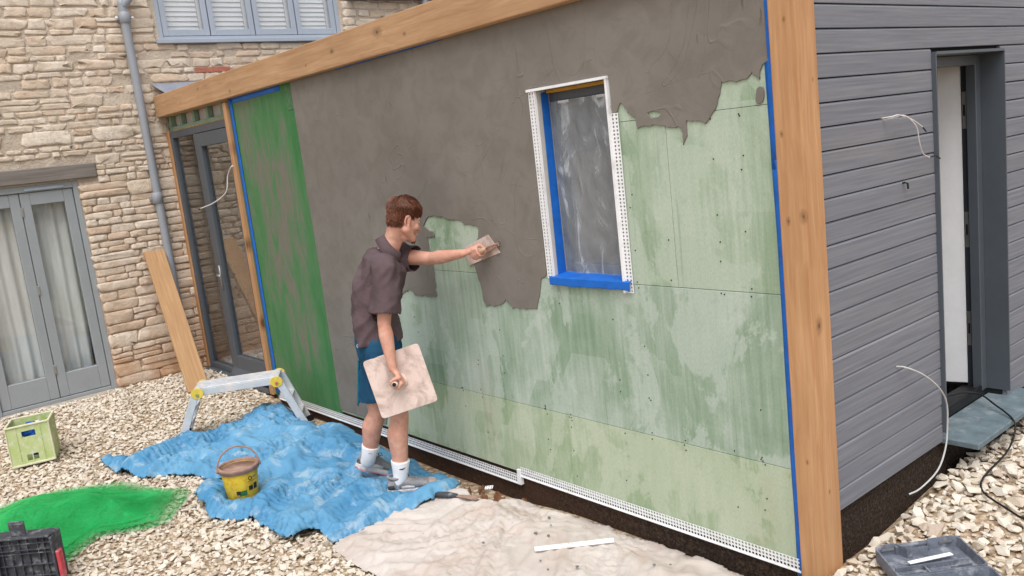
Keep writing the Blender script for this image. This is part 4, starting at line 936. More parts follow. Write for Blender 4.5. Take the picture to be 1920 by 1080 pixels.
def bucket():
    c = Vector((-3.39, -1.195, gz(-3.39, -1.195)+.04)); T = Thing('yellow_bucket', c, 'battered yellow plaster bucket with a handle standing on the blue sheet', 'bucket')
    T.part(MB().lathe(c, [(.001, .002), (.092, .0), (.096, .006), (.108, .12), (.117, .205), (.1165, .206), (.112, .206), (.104, .12), (.09, .012), (.001, .011)], 36), 'body', 'bucket', smooth=True)
    T.part(MB().lathe(c, [(.118, .188), (.126, .19), (.127, .206), (.129, .208), (.129, .222), (.124, .226), (.114, .225), (.1145, .21), (.1065, .14), (.1035, .14), (.1115, .205)], 36), 'rim', 'plaster_mud', smooth=True)
    T.part(MB().lathe(c, [(.001, .15), (.06, .152), (.108, .155), (.108, .13), (.001, .13)], 30), 'residue', 'plaster_mud', smooth=True)
    T.part(MB().lathe(c, [(.0925, .001), (.0965, .002), (.0985, .022), (.0975, .022)], 36), 'splash_band', 'plaster_mud', smooth=True)
    h = Vector((.336, .94, 0)); P = [c+h*(.13*math.cos(t))+Vector((0, 0, .205+.135*math.sin(t)))+Vector((-.94, .336, 0))*(.012*math.sin(t)) for t in np.linspace(0, math.pi, 25)]
    T.part(MB().tube(P, .0055, 8), 'handle', 'plaster_mud', smooth=True)
    for s in (1, -1): T.part(MB().ball(c+h*.128*s+Vector((0, 0, .203)), .014, 8), 'handle_lug', 'plaster_mud', smooth=True)
    a0 = math.atan2(-.336, .94)
    def patch(a, b, z0, z1, nm, m, off=.0012, n=8):
        vs = []
        for z in (z0, z1):
            r = .096+(z/.212)*.0215+off
            vs += [c+Vector((r*math.cos(a0+math.radians(a+(b-a)*i/n)), r*math.sin(a0+math.radians(a+(b-a)*i/n)), z)) for i in range(n+1)]
        T.part(MB().add(vs, [(i, i+1, n+2+i, n+1+i) for i in range(n)]), nm, m, smooth=True)
    patch(-12, 14, .045, .078, 'print', 'print_green'); patch(-22, -8, .056, .08, 'print', 'print_dark', .0016)
    patch(22, 38, .07, .10, 'print', 'print_dark'); patch(41, 58, .068, .108, 'print', 'print_dark'); patch(20, 60, .128, .131, 'print', 'print_dark')
    r = .1118; cc = a0+math.radians(30); q = c+Vector((r*math.cos(cc), r*math.sin(cc), .15)); n = Vector((math.cos(cc), math.sin(cc), 0)); tg = Vector((-n.y, n.x, 0))
    T.part(MB().tube([q+tg*(.0115*math.cos(t))+Vector((0, 0, .0115*math.sin(t)))+n*.001 for t in np.linspace(0, 2*math.pi, 17)], .0024, 5), 'ring_mark', 'print_dark')
    patch(40, 56, .145, .158, 'print', 'plaster_mud')
bucket()
def crate():
    o = Vector((-5.577, -2.131, gz(-5.5, -2.0)+.035)); e1 = Vector((.29, .957, .02)).normalized(); e2 = Vector((-.942, .335, 0)); up = Vector((0, 0, 1)); W, D, H, t = .30, .29, .315, .008
    T = Thing('green_crate', o+e1*W/2+e2*D/2-up*.02, 'plaster splashed lime green plastic crate standing on the gravel by the French doors', 'crate')
    def panel(org, du, L, holes, nrm, nm):
        cuts_u = sorted({0, L, *[h[0] for h in holes], *[h[1] for h in holes]}); cuts_z = sorted({0, H, *[h[2] for h in holes], *[h[3] for h in holes]}); mb = MB()
        for ua, ub in zip(cuts_u, cuts_u[1:]):
            for za, zb in zip(cuts_z, cuts_z[1:]):
                if any(h[0] <= (ua+ub)/2 <= h[1] and h[2] <= (za+zb)/2 <= h[3] for h in holes): continue
                mb.obox(org+du*(ua+ub)/2+up*(za+zb)/2+nrm*(-t/2), du*(ub-ua)/2, nrm*t/2, up*(zb-za)/2)
        bm = bmesh.new(); bm.from_mesh(mb.mesh('t')); bmesh.ops.remove_doubles(bm, verts=bm.verts[:], dist=.0002)
        ifc = {}
        for f in bm.faces:
            k = tuple(round(x, 4) for x in f.calc_center_median()); ifc.setdefault(k, []).append(f)
        bmesh.ops.delete(bm, geom=[f for v in ifc.values() if len(v) > 1 for f in v], context='FACES')
        me = bpy.data.meshes.new(nm); bm.to_mesh(me); bm.free(); ob = fin(bpy.data.objects.new(nm, me), 'crate'); keep(ob, T.o); return ob
    fr = panel(o, e1, W, [(.105, .20, .225, .272), (.112, .148, .035, .085), (.156, .192, .035, .085)], -e2, 'side_panel')
    panel(o+e2*D, e1, W, [(.10, .20, .225, .272)], e2, 'side_panel')
    sl = [(.19+.022*i, .203+.022*i, .04+.035*j, .068+.035*j) for i in range(3) for j in range(3)]
    panel(o+e1*(W-.0005)+e2*t, e2, D-2*t, sl, e1, 'side_panel'); panel(o+e1*.0005+e2*t, e2, D-2*t, [], -e1, 'side_panel')
    T.part(MB().obox(o+e1*W/2+e2*D/2+up*.006, e1*(W/2-t), e2*(D/2-t), up*.004), 'base', 'crate')
    for a, b, w_ in ((o, o+e1*W, e2), (o+e2*D, o+e1*W+e2*D, e2), (o+e1*W, o+e1*W+e2*D, e1), (o, o+e2*D, e1)):
        T.part(MB().bar(a+up*(H+.003), b+up*(H+.003), w_, .009, .007), 'rim', 'crate_dusty', bevel=.003)
    for u in (.07, .235): T.part(MB().obox(o+e1*u-e2*.002+up*H/2, e1*.003, e2*.003, up*(H/2-.01)), 'rib', 'crate')
    for u in (0, W): T.part(MB().obox(o+e1*u-e2*.001+up*H/2, e1*.005, e2*.005, up*(H/2-.002)), 'corner_rib', 'crate_dusty', bevel=.003)
    T.part(MB().obox(o+e1*W/2-e2*.003+up*.008, e1*W/2*.98, e2*.005, up*.008), 'foot_rail', 'crate_dusty', bevel=.003)
    # blue bag inside
    mb = MB(); mb.ball((0, 0, 0), (.09, .09, .07), 16); q = o+e1*.175+e2*.10+up*.245
    mb.v = [tuple(Vector(v)*(1+.45*N3(v[0]*22, v[1]*22, v[2]*22))+q) for v in mb.v]
    mb.add([q+e1*.02-e2*.06-up*.05, q+e1*.05-e2*.04-up*.2, q-e1*.05-up*.2], [(0, 1, 2)])
    b = mb.build('plastic_bag', 'blue_bag', smooth=False); tag(b, 'crumpled blue plastic bag inside the green crate', 'bag')
crate()
def toolbox():
    tr = Vector((-3.171, -2.335, .30)); e1 = Vector((-.67, -.742, 0)); n = Vector((.742, -.67, 0)); up = Vector((0, 0, 1)); W, H, D = .46, .28, .13
    T = Thing('black_toolbox', tr+e1*W/2-up*.3, 'dusty black ribbed plastic tool case standing beside the green netting', 'tool case')
    P = lambda u, z, d=0: tr+e1*u+up*(z-.30)+n*d
    T.part(MB().obox(P(W/2, .16, -.065), e1*(W/2-.012), n*.05, up*.138), 'shell', 'tool_black', bevel=.012, seg=2)
    # rim frame round the ribbed face
    for a, b in (((.012, .296), (W-.012, .296)), ((.012, .024), (W-.012, .024))): T.part(MB().bar(P(*a, -.008), P(*b, -.008), up, .006, .018), 'rim', 'tool_black', bevel=.004)
    for u in (.006, W-.006): T.part(MB().bar(P(u, .026, -.008), P(u, .29, -.008), e1, .006, .018), 'rim', 'tool_black', bevel=.004)
    for z in (.262, .226, .206, .14, .075): T.part(MB().obox(P(W/2, z, -.006), e1*(W/2-.012), n*.008, up*.0018), 'rib', 'tool_black')
    for u in (.05, .085, .145, .19, .24, .29, .34, .39): T.part(MB().obox(P(u, .16, -.008), e1*.0016, n*.008, up*.13), 'rib', 'tool_black')
    T.part(MB().obox(P(.19, .345, -.02), e1*.045, n*.005, up*.042).obox(P(.19, .37, -.013), e1*.04, n*.003, up*.003), 'latch', 'tool_black', bevel=.003)
    T.part(MB().obox(P(-.012, .12, -.02), e1*.010, n*.02, up*.085), 'red_clip', 'red', bevel=.004)
    T.part(MB().obox(P(.36, .16, .012), e1*.05, n*.008, up*.085), 'handle_plate', 'tool_black', bevel=.005)
toolbox()
def drill_case():
    o = Vector((.12, .175, .165)); e1 = Vector((.59, .807, 0)); e2 = Vector((.762, -.637, -.03)).normalized(); up = Vector((0, 0, 1)); W, D, H = .375, .25, .055
    T = Thing('grey_drill_case', o+e1*W/2+e2*D/2-up*.03, 'open dusty grey plastic drill case lying on gravel beside the corner post', 'tool case')
    P = lambda u, v, z=0: o+e1*u+e2*v+up*z
    def shell(v0, v1, notch):
        back = [(0.03, v0), (.095, v0), (.12, v0+.055), (.215, v0+.055), (.24, v0), (W-.03, v0)] if notch else [(.02, v0), (W-.02, v0)]
        ol = back+[(W-.006, v0+.012), (W, v0+.035), (W, v1-.01), (W-.01, v1), (.01, v1), (0, v1-.01), (0, v0+.035), (.006, v0+.012)]
        n = len(ol); cx, cy = W/2, (v0+v1)/2+.02; rings = []
        ins = lambda q, d: (q[0]+(cx-q[0])*d*1.0, q[1]+(cy-q[1])*d*1.4)
        rings = [[P(*q, 0) for q in ol], [P(*q, H) for q in ol], [P(*ins(q, .035), H) for q in ol], [P(*ins(q, .06), .012) for q in ol]]
        mb = MB().loft(rings, False); mb.add(rings[3], [tuple(range(n))]); mb.add(rings[0], [tuple(range(n-1, -1, -1))])
        return T.part(mb, 'shell', 'case')
    shell(0, D, True); shell(D+.006, 2*D, False)
    T.part(MB().bar(P(.09, .008, .03), P(.245, .008, .03), e2, .012, .02), 'handle', 'case', bevel=.006, seg=2)
    T.part(MB().bar(P(.04, D+.003, .045), P(W-.04, D+.003, .045), e2, .007, .007), 'hinge', 'case', bevel=.003)
    for a, b in (((.03, .15), (W-.03, .15)), ((.15, .16), (.15, D-.02)), ((.03, .2), (.14, .2)), ((.25, .19), (W-.04, .19))): T.part(MB().bar(P(*a, .022), P(*b, .022), up, .010, .003), 'divider', 'case')
    for u in (.03, W-.09): T.part(MB().bar(P(u, .018, .04), P(u+.055, .018, .04), up, .004, .003), 'clip', 'steel')
    b = MB().bar(P(.10, .125, .032), P(.295, .105, .034), e2, .011, .0012).build('plastic_strip', 'upvc'); tag(b, 'short flat white plastic strip lying inside the open drill case', 'strip')
drill_case()
def small_things():
    cv_ = np.array([v.co[:] for v in cream.data.vertices])
    def zc(x, y):
        d = np.hypot(cv_[:, 0]-x, cv_[:, 1]-y); q = d < .03; return float(cv_[q, 2].max()) if q.any() else zcream(x, y, .3)
    # loose perforated bead on the cream sheet
    a, b = Vector((-1.284, -.548, 0)), Vector((-1.045, -.219, 0)); a.z = zc(a.x, a.y)+.022; b.z = zc(b.x, b.y)+.022; d = (b-a); s = Vector((-d.y, d.x, 0)).normalized()
    mb = perf(MB(), a, d.normalized(), s, d.length, .022, 1, .0185, .005); mb.add([a, b, b-Vector((0, 0, .014)), a-Vector((0, 0, .014))], [(0, 1, 2, 3)])
    tag(mb.build('loose_bead', 'upvc', solid=.0015), 'loose white perforated bead offcut lying on the cream dust sheet', 'bead')
    c = Vector((-2.105, -.22, zc(-2.1, -.22)+.03)); mb = perf(MB(), c, Vector((.8, .6, .1)).normalized(), Vector((-.6, .75, .25)).normalized(), .05, .03, 2, .016, .005)
    tag(mb.build('bead_offcut', 'upvc', solid=.0015), 'tiny white perforated plastic offcut among the red earth by the plinth', 'bead')
    # scraper
    p, q = Vector((-2.274, -.46, 0)), Vector((-2.02, -.325, 0)); p.z = zc(p.x, p.y)+.026; q.z = zc(q.x, q.y)+.012; ax = (q-p); S = Vector((-ax.y, ax.x, 0)).normalized()
    T = Thing('scraper', (p+q)/2, 'grey handled scraper lying on the edge of the cream dust sheet', 'scraper')
    T.part(MB().tube([p, p.lerp(q, .06), p.lerp(q, .3), p.lerp(q, .5)], [.008, .017, .02, .013], 10), 'handle', 'tool_black', smooth=True)
    m = p.lerp(q, .48); T.part(MB().add([m+S*.012, m-S*.012, q-S*.038, q+S*.03], [(0, 1, 2, 3)]), 'blade', 'plaster_mud', solid=.002)
    # red earth clods in the trench
    for k in range(16):
        x = random.uniform(-2.42, -1.98); y = random.uniform(-.16, .0); mb = MB(); r = random.uniform(.014, .034); mb.ball((0, 0, 0), (r, r*.85, r*.7), 8)
        mb.v = [tuple(Vector(v)*(1+.5*N3(v[0]*60+k, v[1]*60, v[2]*60))+Vector((x, y, gz(x, y)+r*.5+random.uniform(.01, .045)))) for v in mb.v]
        tag(mb.build('earth_clod', 'clod'), 'red-brown lump of earth between the sheets at the foot of the wall', 'clod', 'earth clods along the plinth')
    # dried render crumbs on the sheets
    for k in range(14):
        x, y = random.uniform(-1.6, -.5), random.uniform(-.75, -.15); mb = MB(); r = random.uniform(.006, .014); mb.ball((0, 0, 0), (r, r*.8, r*.4), 6)
        mb.v = [tuple(Vector(v)*(1+.5*N3(v[0]*90+k, v[1]*90, 0))+Vector((x, y, zc(x, y)+.004))) for v in mb.v]
        tag(mb.build('render_crumb', 'coat'), 'dark crumb of dropped render on the cream dust sheet', 'crumb', 'render crumbs on the cream sheet')
    # cables
    def cable(name, strands, r, m, label, tips):
        T = Thing(name, strands[0][0], label, 'cable')
        for P in strands: T.part(MB().tube(bez(P, 40), r, 8), 'strand', m, smooth=True)
        for a, b in tips: T.part(MB().tube([a, b], r*1.25, 8), 'bare_end', 'black')
    X = .002
    cable('twin_cable', [[(-.03, .675, 2.008), (.02, .69, 2.012), (.035, .73, 2.014), (.04, .84, 1.985), (.03, .955, 1.945)], [(-.03, .68, 2.0), (.02, .70, 2.006), (.04, .77, 2.008), (.05, .85, 1.955), (.045, .885, 1.885), (.035, .935, 1.83), (.02, 1.02, 1.803), (.015, 1.05, 1.80)]], .0027, 'cable',
          'pair of thin white cable tails sticking out of the grey cladding', [((.03, .955, 1.945), (.025, 1.0, 1.922)), ((.015, 1.05, 1.80), (.012, 1.12, 1.80)), ((.012, 1.12, 1.80), (.012, 1.165, 1.782))])
    cable('wall_cable', [[(-.03, .72, .858), (.02, .735, .855), (.05, .85, .79), (.06, .98, .69), (.055, 1.06, .59), (.05, 1.07, .46), (.05, 1.04, .36), (.05, .95, .28), (.04, .79, .243), (.03, .69, .245)]], .0042, 'grey_cable',
          'thick white cable tail drooping from low on the grey cladding', [((.03, .69, .245), (.03, .66, .246))])
    cable('left_cable', [[(-5.565, .01, 2.15), (-5.57, -.02, 2.145), (-5.68, -.02, 2.07), (-5.72, -.045, 1.93), (-5.95, -.08, 1.845), (-6.29, -.09, 1.795)]], .0055, 'cable',
          'thin white cable tail hanging from the oak post beside the glazed door', [((-6.29, -.09, 1.795), (-6.33, -.09, 1.785))])
    G = lambda x, y, h=.03: (x, y, gz(x, y)+h)
    cable('black_cable', [[(-.35, 1.55, .42), (-.2, 1.63, .43), (-.135, 1.722, .435), (-.06, 1.744, .425), (.03, 1.69, .40), (.10, 1.64, .385), (.168, 1.58, .36), (.18, 1.54, .3), G(.19, 1.40, .045), G(.21, 1.08, .04), G(.26, .95, .04), G(.38, .87, .04), G(.52, .80, .04), G(.8, .74, .04)]], .005, 'black',
          'thin black cable trailing from the side doorway over the sill onto gravel', [])
    mb = MB().tube([(-.03, .84, 1.70), (-.005, .842, 1.705), (.004, .846, 1.70), (.005, .848, 1.675)], .0045, 6); tag(mb.build('wall_hook', 'black'), 'small black hook in the grey cladding below the cable tails', 'hook')
small_things()
# ================================================================== the plasterer
U = Vector((.631, .776, 0)); V = Vector((-.776, .631, 0)); UP = Vector((0, 0, 1))      # faces U, left side V
def cap(mb, p, q, r0, r1, n=5, seg=12, flat=None):
    """tapered limb with rounded ends; flat = (dir, factor) squashes across dir"""
    p, q = Vector(p), Vector(q); ax = (q-p).normalized(); a = ax.orthogonal().normalized()
    if flat: a = (Vector(flat[0])-ax*Vector(flat[0]).dot(ax)).normalized()
    b = ax.cross(a); fa = flat[1] if flat else 1; rings = []
    prof = [(-math.cos(t)*r0, math.sin(t)*r0, 0) for t in (.25, .7, 1.15)]+[(0, r0+(r1-r0)*i/n, i/n) for i in range(n+1)]+[(math.cos(t)*r1, math.sin(t)*r1, 1) for t in (1.15, .7, .25)]
    for off, r, t in prof:
        c = p.lerp(q, t)+ax*off; rings.append([c+a*(r*fa*math.cos(2*math.pi*k/seg))+b*(r*math.sin(2*math.pi*k/seg)) for k in range(seg)])
    return mb.loft(rings)
def chain(mb, pts, rs, **kw):
    for i in range(len(pts)-1): cap(mb, pts[i], pts[i+1], rs[i], rs[i+1], **kw)
def ring(c, a, b, du=U, dv=V, n=24, e=1.0):
    c = Vector(c); f = lambda x: math.copysign(abs(x)**e, x)
    return [c+dv*(a*f(math.cos(2*math.pi*k/n)))+du*(b*f(math.sin(2*math.pi*k/n))) for k in range(n)]
def remesh(mb, vox, sm, name):
    o = bpy.data.objects.new('tmp', mb.mesh('tmp')); COL.objects.link(o)
    r = o.modifiers.new('r', 'REMESH'); r.mode = 'VOXEL'; r.voxel_size = vox; r.use_smooth_shade = True
    if sm: q = o.modifiers.new('q', 'SMOOTH'); q.factor = .5; q.iterations = sm
    bpy.context.view_layer.update(); me = bpy.data.meshes.new_from_object(o.evaluated_get(bpy.context.evaluated_depsgraph_get()))
    bpy.data.objects.remove(o); me.name = name; me.materials.clear(); return me
def cut(me, test):
    bm = bmesh.new(); bm.from_mesh(me); bmesh.ops.delete(bm, geom=[f for f in bm.faces if test(f.calc_center_median())], context='FACES'); bm.to_mesh(me); bm.free()
def hem(me, z):
    bm = bmesh.new(); bm.from_mesh(me); bmesh.ops.bisect_plane(bm, geom=bm.verts[:]+bm.edges[:]+bm.faces[:], plane_co=(0, 0, z), plane_no=(0, 0, -1), clear_outer=True); bm.to_mesh(me); bm.free()
def displace(me, fn):
    n = len(me.vertices); co = np.empty(n*3); me.vertices.foreach_get('co', co); no = np.empty(n*3); me.vertex_normals.foreach_get('vector', no)
    co = co.reshape(-1, 3); no = no.reshape(-1, 3); co += no*np.array([fn(*c) for c in co])[:, None]; me.vertices.foreach_set('co', co.ravel()); me.update()
def hand(mb, bar_c, bar_ax, dorsal, e2, wrist, rb, thumb_dir=1):
    """a hand closed round a bar: four fingers curl from the dorsal side through e2; the thumb closes the other way"""
    ax = Vector(bar_ax).normalized(); d = Vector(dorsal); d = (d-ax*d.dot(ax)).normalized(); e = Vector(e2); e = (e-ax*e.dot(ax)-d*e.dot(d)).normalized(); c = Vector(bar_c); wrist = Vector(wrist)
    R = rb+.010; pos = lambda off, ang, rr=R: c+ax*off+(d*math.cos(ang)+e*math.sin(ang))*rr
    palm = [pos(o_, .1, R+.006) for o_ in (-.028, 0, .026)]
    base = [wrist.lerp(pos(o_, -.7, R+.008), .6) for o_ in (-.018, 0, .018)]
    for p_, b_ in zip(palm, base): cap(mb, b_, p_, .016, .013, flat=(d, .9))
    cap(mb, wrist, base[1], .027, .026, flat=(d, .72))
    for i, (L, r) in enumerate(((3.3, .0088), (3.6, .0094), (3.5, .0092), (2.9, .0078))):
        off = (1.5-i)*.0205; P = [pos(off, .05+L*t, R+(.004 if t == 0 else 0)) for t in (0, .28, .55, .8, 1.0)]
        chain(mb, P, [r*1.15, r*1.08, r, r*.95, r*.82], n=2, seg=9)
    t0 = pos(.034*thumb_dir, -.9, R+.016); P = [wrist.lerp(t0, .62), t0, pos(.046*thumb_dir, -1.75, R+.002), pos(.046*thumb_dir, -2.5, R), pos(.042*thumb_dir, -3.05, R)]
    chain(mb, P, [.014, .0125, .0112, .0105, .0085], n=2, seg=9)
def person():
    T = Thing('person', (-2.66, -.46, .03), 'young plasterer in brown polo and blue shorts trowelling base coat onto the wall', 'person')
    hipR, kneeR, ankR = Vector((-2.60, -.50, .95)), Vector((-2.545, -.47, .53)), Vector((-2.575, -.505, .13))
    hipL, kneeL, ankL = Vector((-2.775, -.42, .94)), Vector((-2.775, -.49, .52)), Vector((-2.885, -.545, .185))
    shR, elR, wrR = Vector((-2.475, -.47, 1.455)), Vector((-2.447, -.545, 1.12)), Vector((-2.395, -.56, .868))
    shL, elL, wrL = Vector((-2.71, -.24, 1.468)), Vector((-2.45, -.15, 1.448)), Vector((-2.19, -.105, 1.478))
    mb = MB()
    # trunk
    cx = lambda z: Vector((-2.69+.05*sst(1.1, 1.5, z), -.459+.06*sst(1.1, 1.5, z), z))
    mb.loft([ring(cx(z), a, b) for z, a, b in ((.90, .12, .09), (1.0, .13, .09), (1.14, .12, .08), (1.3, .13, .08), (1.42, .14, .07), (1.49, .11, .055), (1.53, .055, .045))])
    # legs
    for h, k, a in ((hipR, kneeR, ankR), (hipL, kneeL, ankL)):
        chain(mb, [h, h.lerp(k, .5), k+UP*.05, k], [.085, .075, .058, .056], seg=16)
        m1 = k.lerp(a, .3)-U*.014; m2 = k.lerp(a, .62)-U*.004
        chain(mb, [k, k.lerp(a, .1), m1, m2, a], [.057, .057, .066, .053, .038], seg=16)
        cap(mb, k+U*.02+UP*.01, k+U*.02-UP*.02, .038, .036)
    # arms
    for s, e, w_ in ((shR, elR, wrR), (shL, elL, wrL)):
        chain(mb, [s, s.lerp(e, .45), e], [.052, .049, .040], seg=14); f1 = e.lerp(w_, .25)
        chain(mb, [e, f1, e.lerp(w_, .65), w_], [.039, .044, .034, .026], seg=14)
    # neck and head
    hc = Vector((-2.515, -.268, 1.705)); F = (U*.76+V*.54-UP*.36).normalized(); S = F.cross(UP).normalized(); H = S.cross(F).normalized()    # F forward, S his right, H head-up
    Q = lambda f, s_, h: hc+F*f+S*s_+H*h
    chain(mb, [(-2.60, -.362, 1.52), (-2.565, -.325, 1.60), Q(-.035, 0, -.03)], [.066, .057, .058], seg=16)
    M = Matrix((S, F, H)).transposed()
    mb.ball(Q(-.012, 0, .035), (.074, .095, .088), 24, M); mb.ball(Q(.03, 0, -.01), (.066, .066, .085), 24, M)
    chain(mb, [Q(.0, .05, -.06), Q(.068, .022, -.103)], [.03, .023]); chain(mb, [Q(.0, -.05, -.06), Q(.068, -.022, -.103)], [.03, .023]); cap(mb, Q(.07, .015, -.1), Q(.07, -.015, -.1), .024, .024)
    cap(mb, Q(.03, 0, -.085), Q(.06, 0, -.09), .045, .03)
    chain(mb, [Q(.088, 0, .012), Q(.104, 0, -.02), Q(.112, 0, -.034)], [.010, .012, .0135]); 
    for s_ in (-1, 1): mb.ball(Q(.1, s_*.012, -.036), .0095, 8); cap(mb, Q(.083, s_*.018, .022), Q(.07, s_*.05, .02), .012, .010); mb.ball(Q(.062, s_*.045, -.03), .024, 10)
    cap(mb, Q(.093, .02, -.062), Q(.093, -.02, -.062), .009, .009); cap(mb, Q(.09, .018, -.075), Q(.09, -.018, -.075), .0095, .0095)
    for s_ in (-1, 1):     # ears: rim ring, lobe and bowl
        P = [Q(-.012+.019*math.cos(t)-.004, s_*(.074+.006*math.sin(t*.5)), -.012+.030*math.sin(t)) for t in np.linspace(-1.2, 4.2, 12)]
        chain(mb, P, [.0062]*12, n=1, seg=8); cap(mb, Q(-.010, s_*.070, .0), Q(-.008, s_*.070, -.024), .012, .010); mb.ball(Q(.0, s_*.074, -.04), .0085, 8)
    # hands
    hk_c = Vector((-2.372, -.556, .782)); hk_ax = Vector((.075, -.083, .014)).normalized()
    hand(mb, hk_c, hk_ax, U, -UP, wrR, .017)
    tr_ax = Vector((.146, 0, .056)).normalized(); tr_c = Vector((-2.10, -.052, 1.476))
    hand(mb, tr_c-tr_ax*.015, tr_ax, Vector((-.2, -.7, .75)), Vector((0, -.5, -.8)), wrL, .015)
    me = remesh(mb, .0048, 4, 'body'); o = fin(bpy.data.objects.new('body', me), 'skin', smooth=True); keep(o, T.o)
    # ---- eyes, brows, beard
    for s_ in (-1, 1):
        e = T.part(MB().ball(Q(.077, s_*.031, .004), .0125, 12), 'eye', 'emblem', smooth=True); e2 = sub(e, MB().ball(Q(.087, s_*.031, .003), .0045, 8), 'iris', 'print_dark', smooth=True); e2.matrix_parent_inverse = Matrix()
        T.part(MB().tube([Q(.093, s_*.014, .026), Q(.09, s_*.03, .031), Q(.076, s_*.05, .026)], [.003, .0045, .002], 6), 'eyebrow', 'hair')
    mbb = MB()
    for k in range(150):
        t = random.uniform(-1.2, 1.2); p_ = Q(.078+.014*math.cos(t), .026*math.sin(t), -.108+random.uniform(-.014, .014)); mbb.tube([p_, p_+F*.008-H*.010], [.0016, .0004], 4)
    b_ = T.part(mbb, 'beard', 'hair')
    # ---- hair: skull cap plus clumps of strands growing from the crown
    mh = MB(); mh.ball(Q(-.012, 0, .046), (.081, .104, .088), 28, M); mh.ball(Q(-.048, 0, -.005), (.068, .062, .075), 20, M)
    hm = remesh(mh, .006, 3, 'hair')
    def nothair(p_):
        r_ = Vector(p_)-hc; f, s_, h = r_.dot(F), r_.dot(S), r_.dot(H)
        lim = .052 if f > .055 else (.028 if f > .028 else (.0 if f > -.01 else (-.055+.0*f)))
        if -.035 < f < .022 and abs(s_) > .05 and h < .012: return True
        return h < lim or (f < -.02 and h < -.078)
    cut(hm, nothair); displace(hm, lambda x, y, z: .003*N3(x*24, y*24, z*24))
    o = fin(bpy.data.objects.new('hair', hm), 'hair', smooth=True); keep(o, T.o)
    ms = MB(); crown = Q(-.055, 0, .125); n_ = 0
    polys = [p for p in hm.polygons]; random.shuffle(polys)
    for p in polys+polys[:]:
        if n_ > 9000: break
        c = p.center+Vector((random.uniform(-.003, .003), random.uniform(-.003, .003), random.uniform(-.003, .003))); nrm = p.normal.copy()
        if nrm.dot(c-hc) < 0: nrm = -nrm
        fl = (c-crown); fl = fl-nrm*fl.dot(nrm)
        if fl.length < 1e-4: continue
        fl.normalize(); fl = (fl+.22*Vector((random.uniform(-1, 1), random.uniform(-1, 1), random.uniform(-1, 1)))).normalized()
        top = sst(.03, .1, (c-hc).dot(H)); L = .013+.024*top; lift = .25+.7*top*random.random()
        a_ = c+nrm*.001; b2 = a_+fl*L*.55+nrm*L*.3*lift; c2 = a_+fl*L+nrm*L*.18*lift-UP*.003
        ms.tube([a_, b2, c2], [.0014, .0012, .0002], 3, False); n_ += 1
    sub(o, ms, 'hair_strands', 'hair')['kind'] = 'stuff'
    # ---- polo shirt
    mp = MB(); tq = lambda z: Vector((-2.695+.055*sst(1.1, 1.48, z), -.462+.068*sst(1.1, 1.48, z), z))
    mp.loft([ring(tq(z), a, b, e=.88) for z, a, b in ((.965, .182, .147), (1.0, .185, .148), (1.12, .172, .139), (1.24, .178, .142), (1.34, .19, .148), (1.41, .197, .142), (1.465, .185, .118), (1.505, .14, .09), (1.54, .085, .068))])
    eR, eL = shR.lerp(elR, .80), shL.lerp(elL, .50)
    chain(mp, [shR+V*.05+UP*.0, shR, eR], [.085, .083, .083], seg=18); chain(mp, [shL-V*.05, shL, eL], [.084, .080, .076], seg=18)
    cap(mp, shR+UP*.02, Vector((-2.58, -.37, 1.515)), .05, .055); cap(mp, shL+UP*.02, Vector((-2.63, -.34, 1.515)), .05, .055)
    pm = remesh(mp, .0085, 7, 'polo_shirt')
    dR, dL = (elR-shR).normalized(), (elL-shL).normalized()
    def fold(x, y, z):
        p_ = Vector((x, y, z)); u = p_.dot(U); v = p_.dot(V)
        h = .055*(.22-abs(N3(u*4.5+z*4.5, v*4, z*2.4))) + .032*(.18-abs(N3(u*9-z*7, v*9, z*5+3)))+.004*N3(u*30, v*30, z*22)
        hem = math.exp(-((z-1.02)/.05)**2)*.006*math.sin(u*38+v*21); return max(h, -.022)+hem
    displace(pm, fold)
    neck = Vector((-2.598, -.357, 1.54))
    def scut(c):
        if (c-neck).length < .05: return True
        w_ = c-tq(c.z)
        if c.z < 1.45 and (w_.dot(V)/.205)**2+(w_.dot(U)/.165)**2 < 1: return False
        for s0, e0, d0 in ((shR, eR, dR), (shL, eL, dL)):
            q_ = c-e0; ax_ = q_.dot(d0)
            if 0 < ax_ < .11 and (q_-d0*ax_).length < .1: return True
        return False
    cut(pm, scut); hem(pm, .985)
    po = fin(bpy.data.objects.new('polo_shirt', pm), 'polo', smooth=True, solid=.004); keep(po, T.o)
    # collar: folded band round the neck, open at the front
    cn = (Vector((-2.552, -.312, 1.60))-Vector((-2.605, -.366, 1.52))).normalized(); cu = (U-cn*U.dot(cn)).normalized(); cv = cn.cross(cu); vs = []; nn = 30
    cc = Vector((-2.595, -.355, 1.533))
    for i in range(nn+1):
        t = math.radians(22+316*i/nn); rr = (cu*math.cos(t)+cv*math.sin(t)); fr_ = sst(.2, 1, abs(math.cos(t/2)))
        up_ = .055-.02*fr_
        for r_, h_ in ((.066, -.005), (.066, up_), (.070, up_+.004), (.080, up_-.004), (.098+.012*fr_, up_-.052-.012*fr_)): vs.append(cc+rr*r_*Vector((1, 1, 1)).x+cn*h_)
    c_o = sub(po, MB().add(vs, [(i*5+j, i*5+j+1, (i+1)*5+j+1, (i+1)*5+j) for i in range(nn) for j in range(4)]), 'collar', 'polo', smooth=True, solid=.004); c_o.matrix_parent_inverse = Matrix()
    # ---- shorts
    msd = MB(); pv = lambda z: Vector((-2.692, -.460, z))
    msd.loft([ring(pv(z), a, b, e=.9) for z, a, b in ((.86, .15, .12), (.92, .168, .138), (.99, .166, .135), (1.04, .16, .13))])
    hR, hL = hipR.lerp(kneeR, .84), hipL.lerp(kneeL, .86)
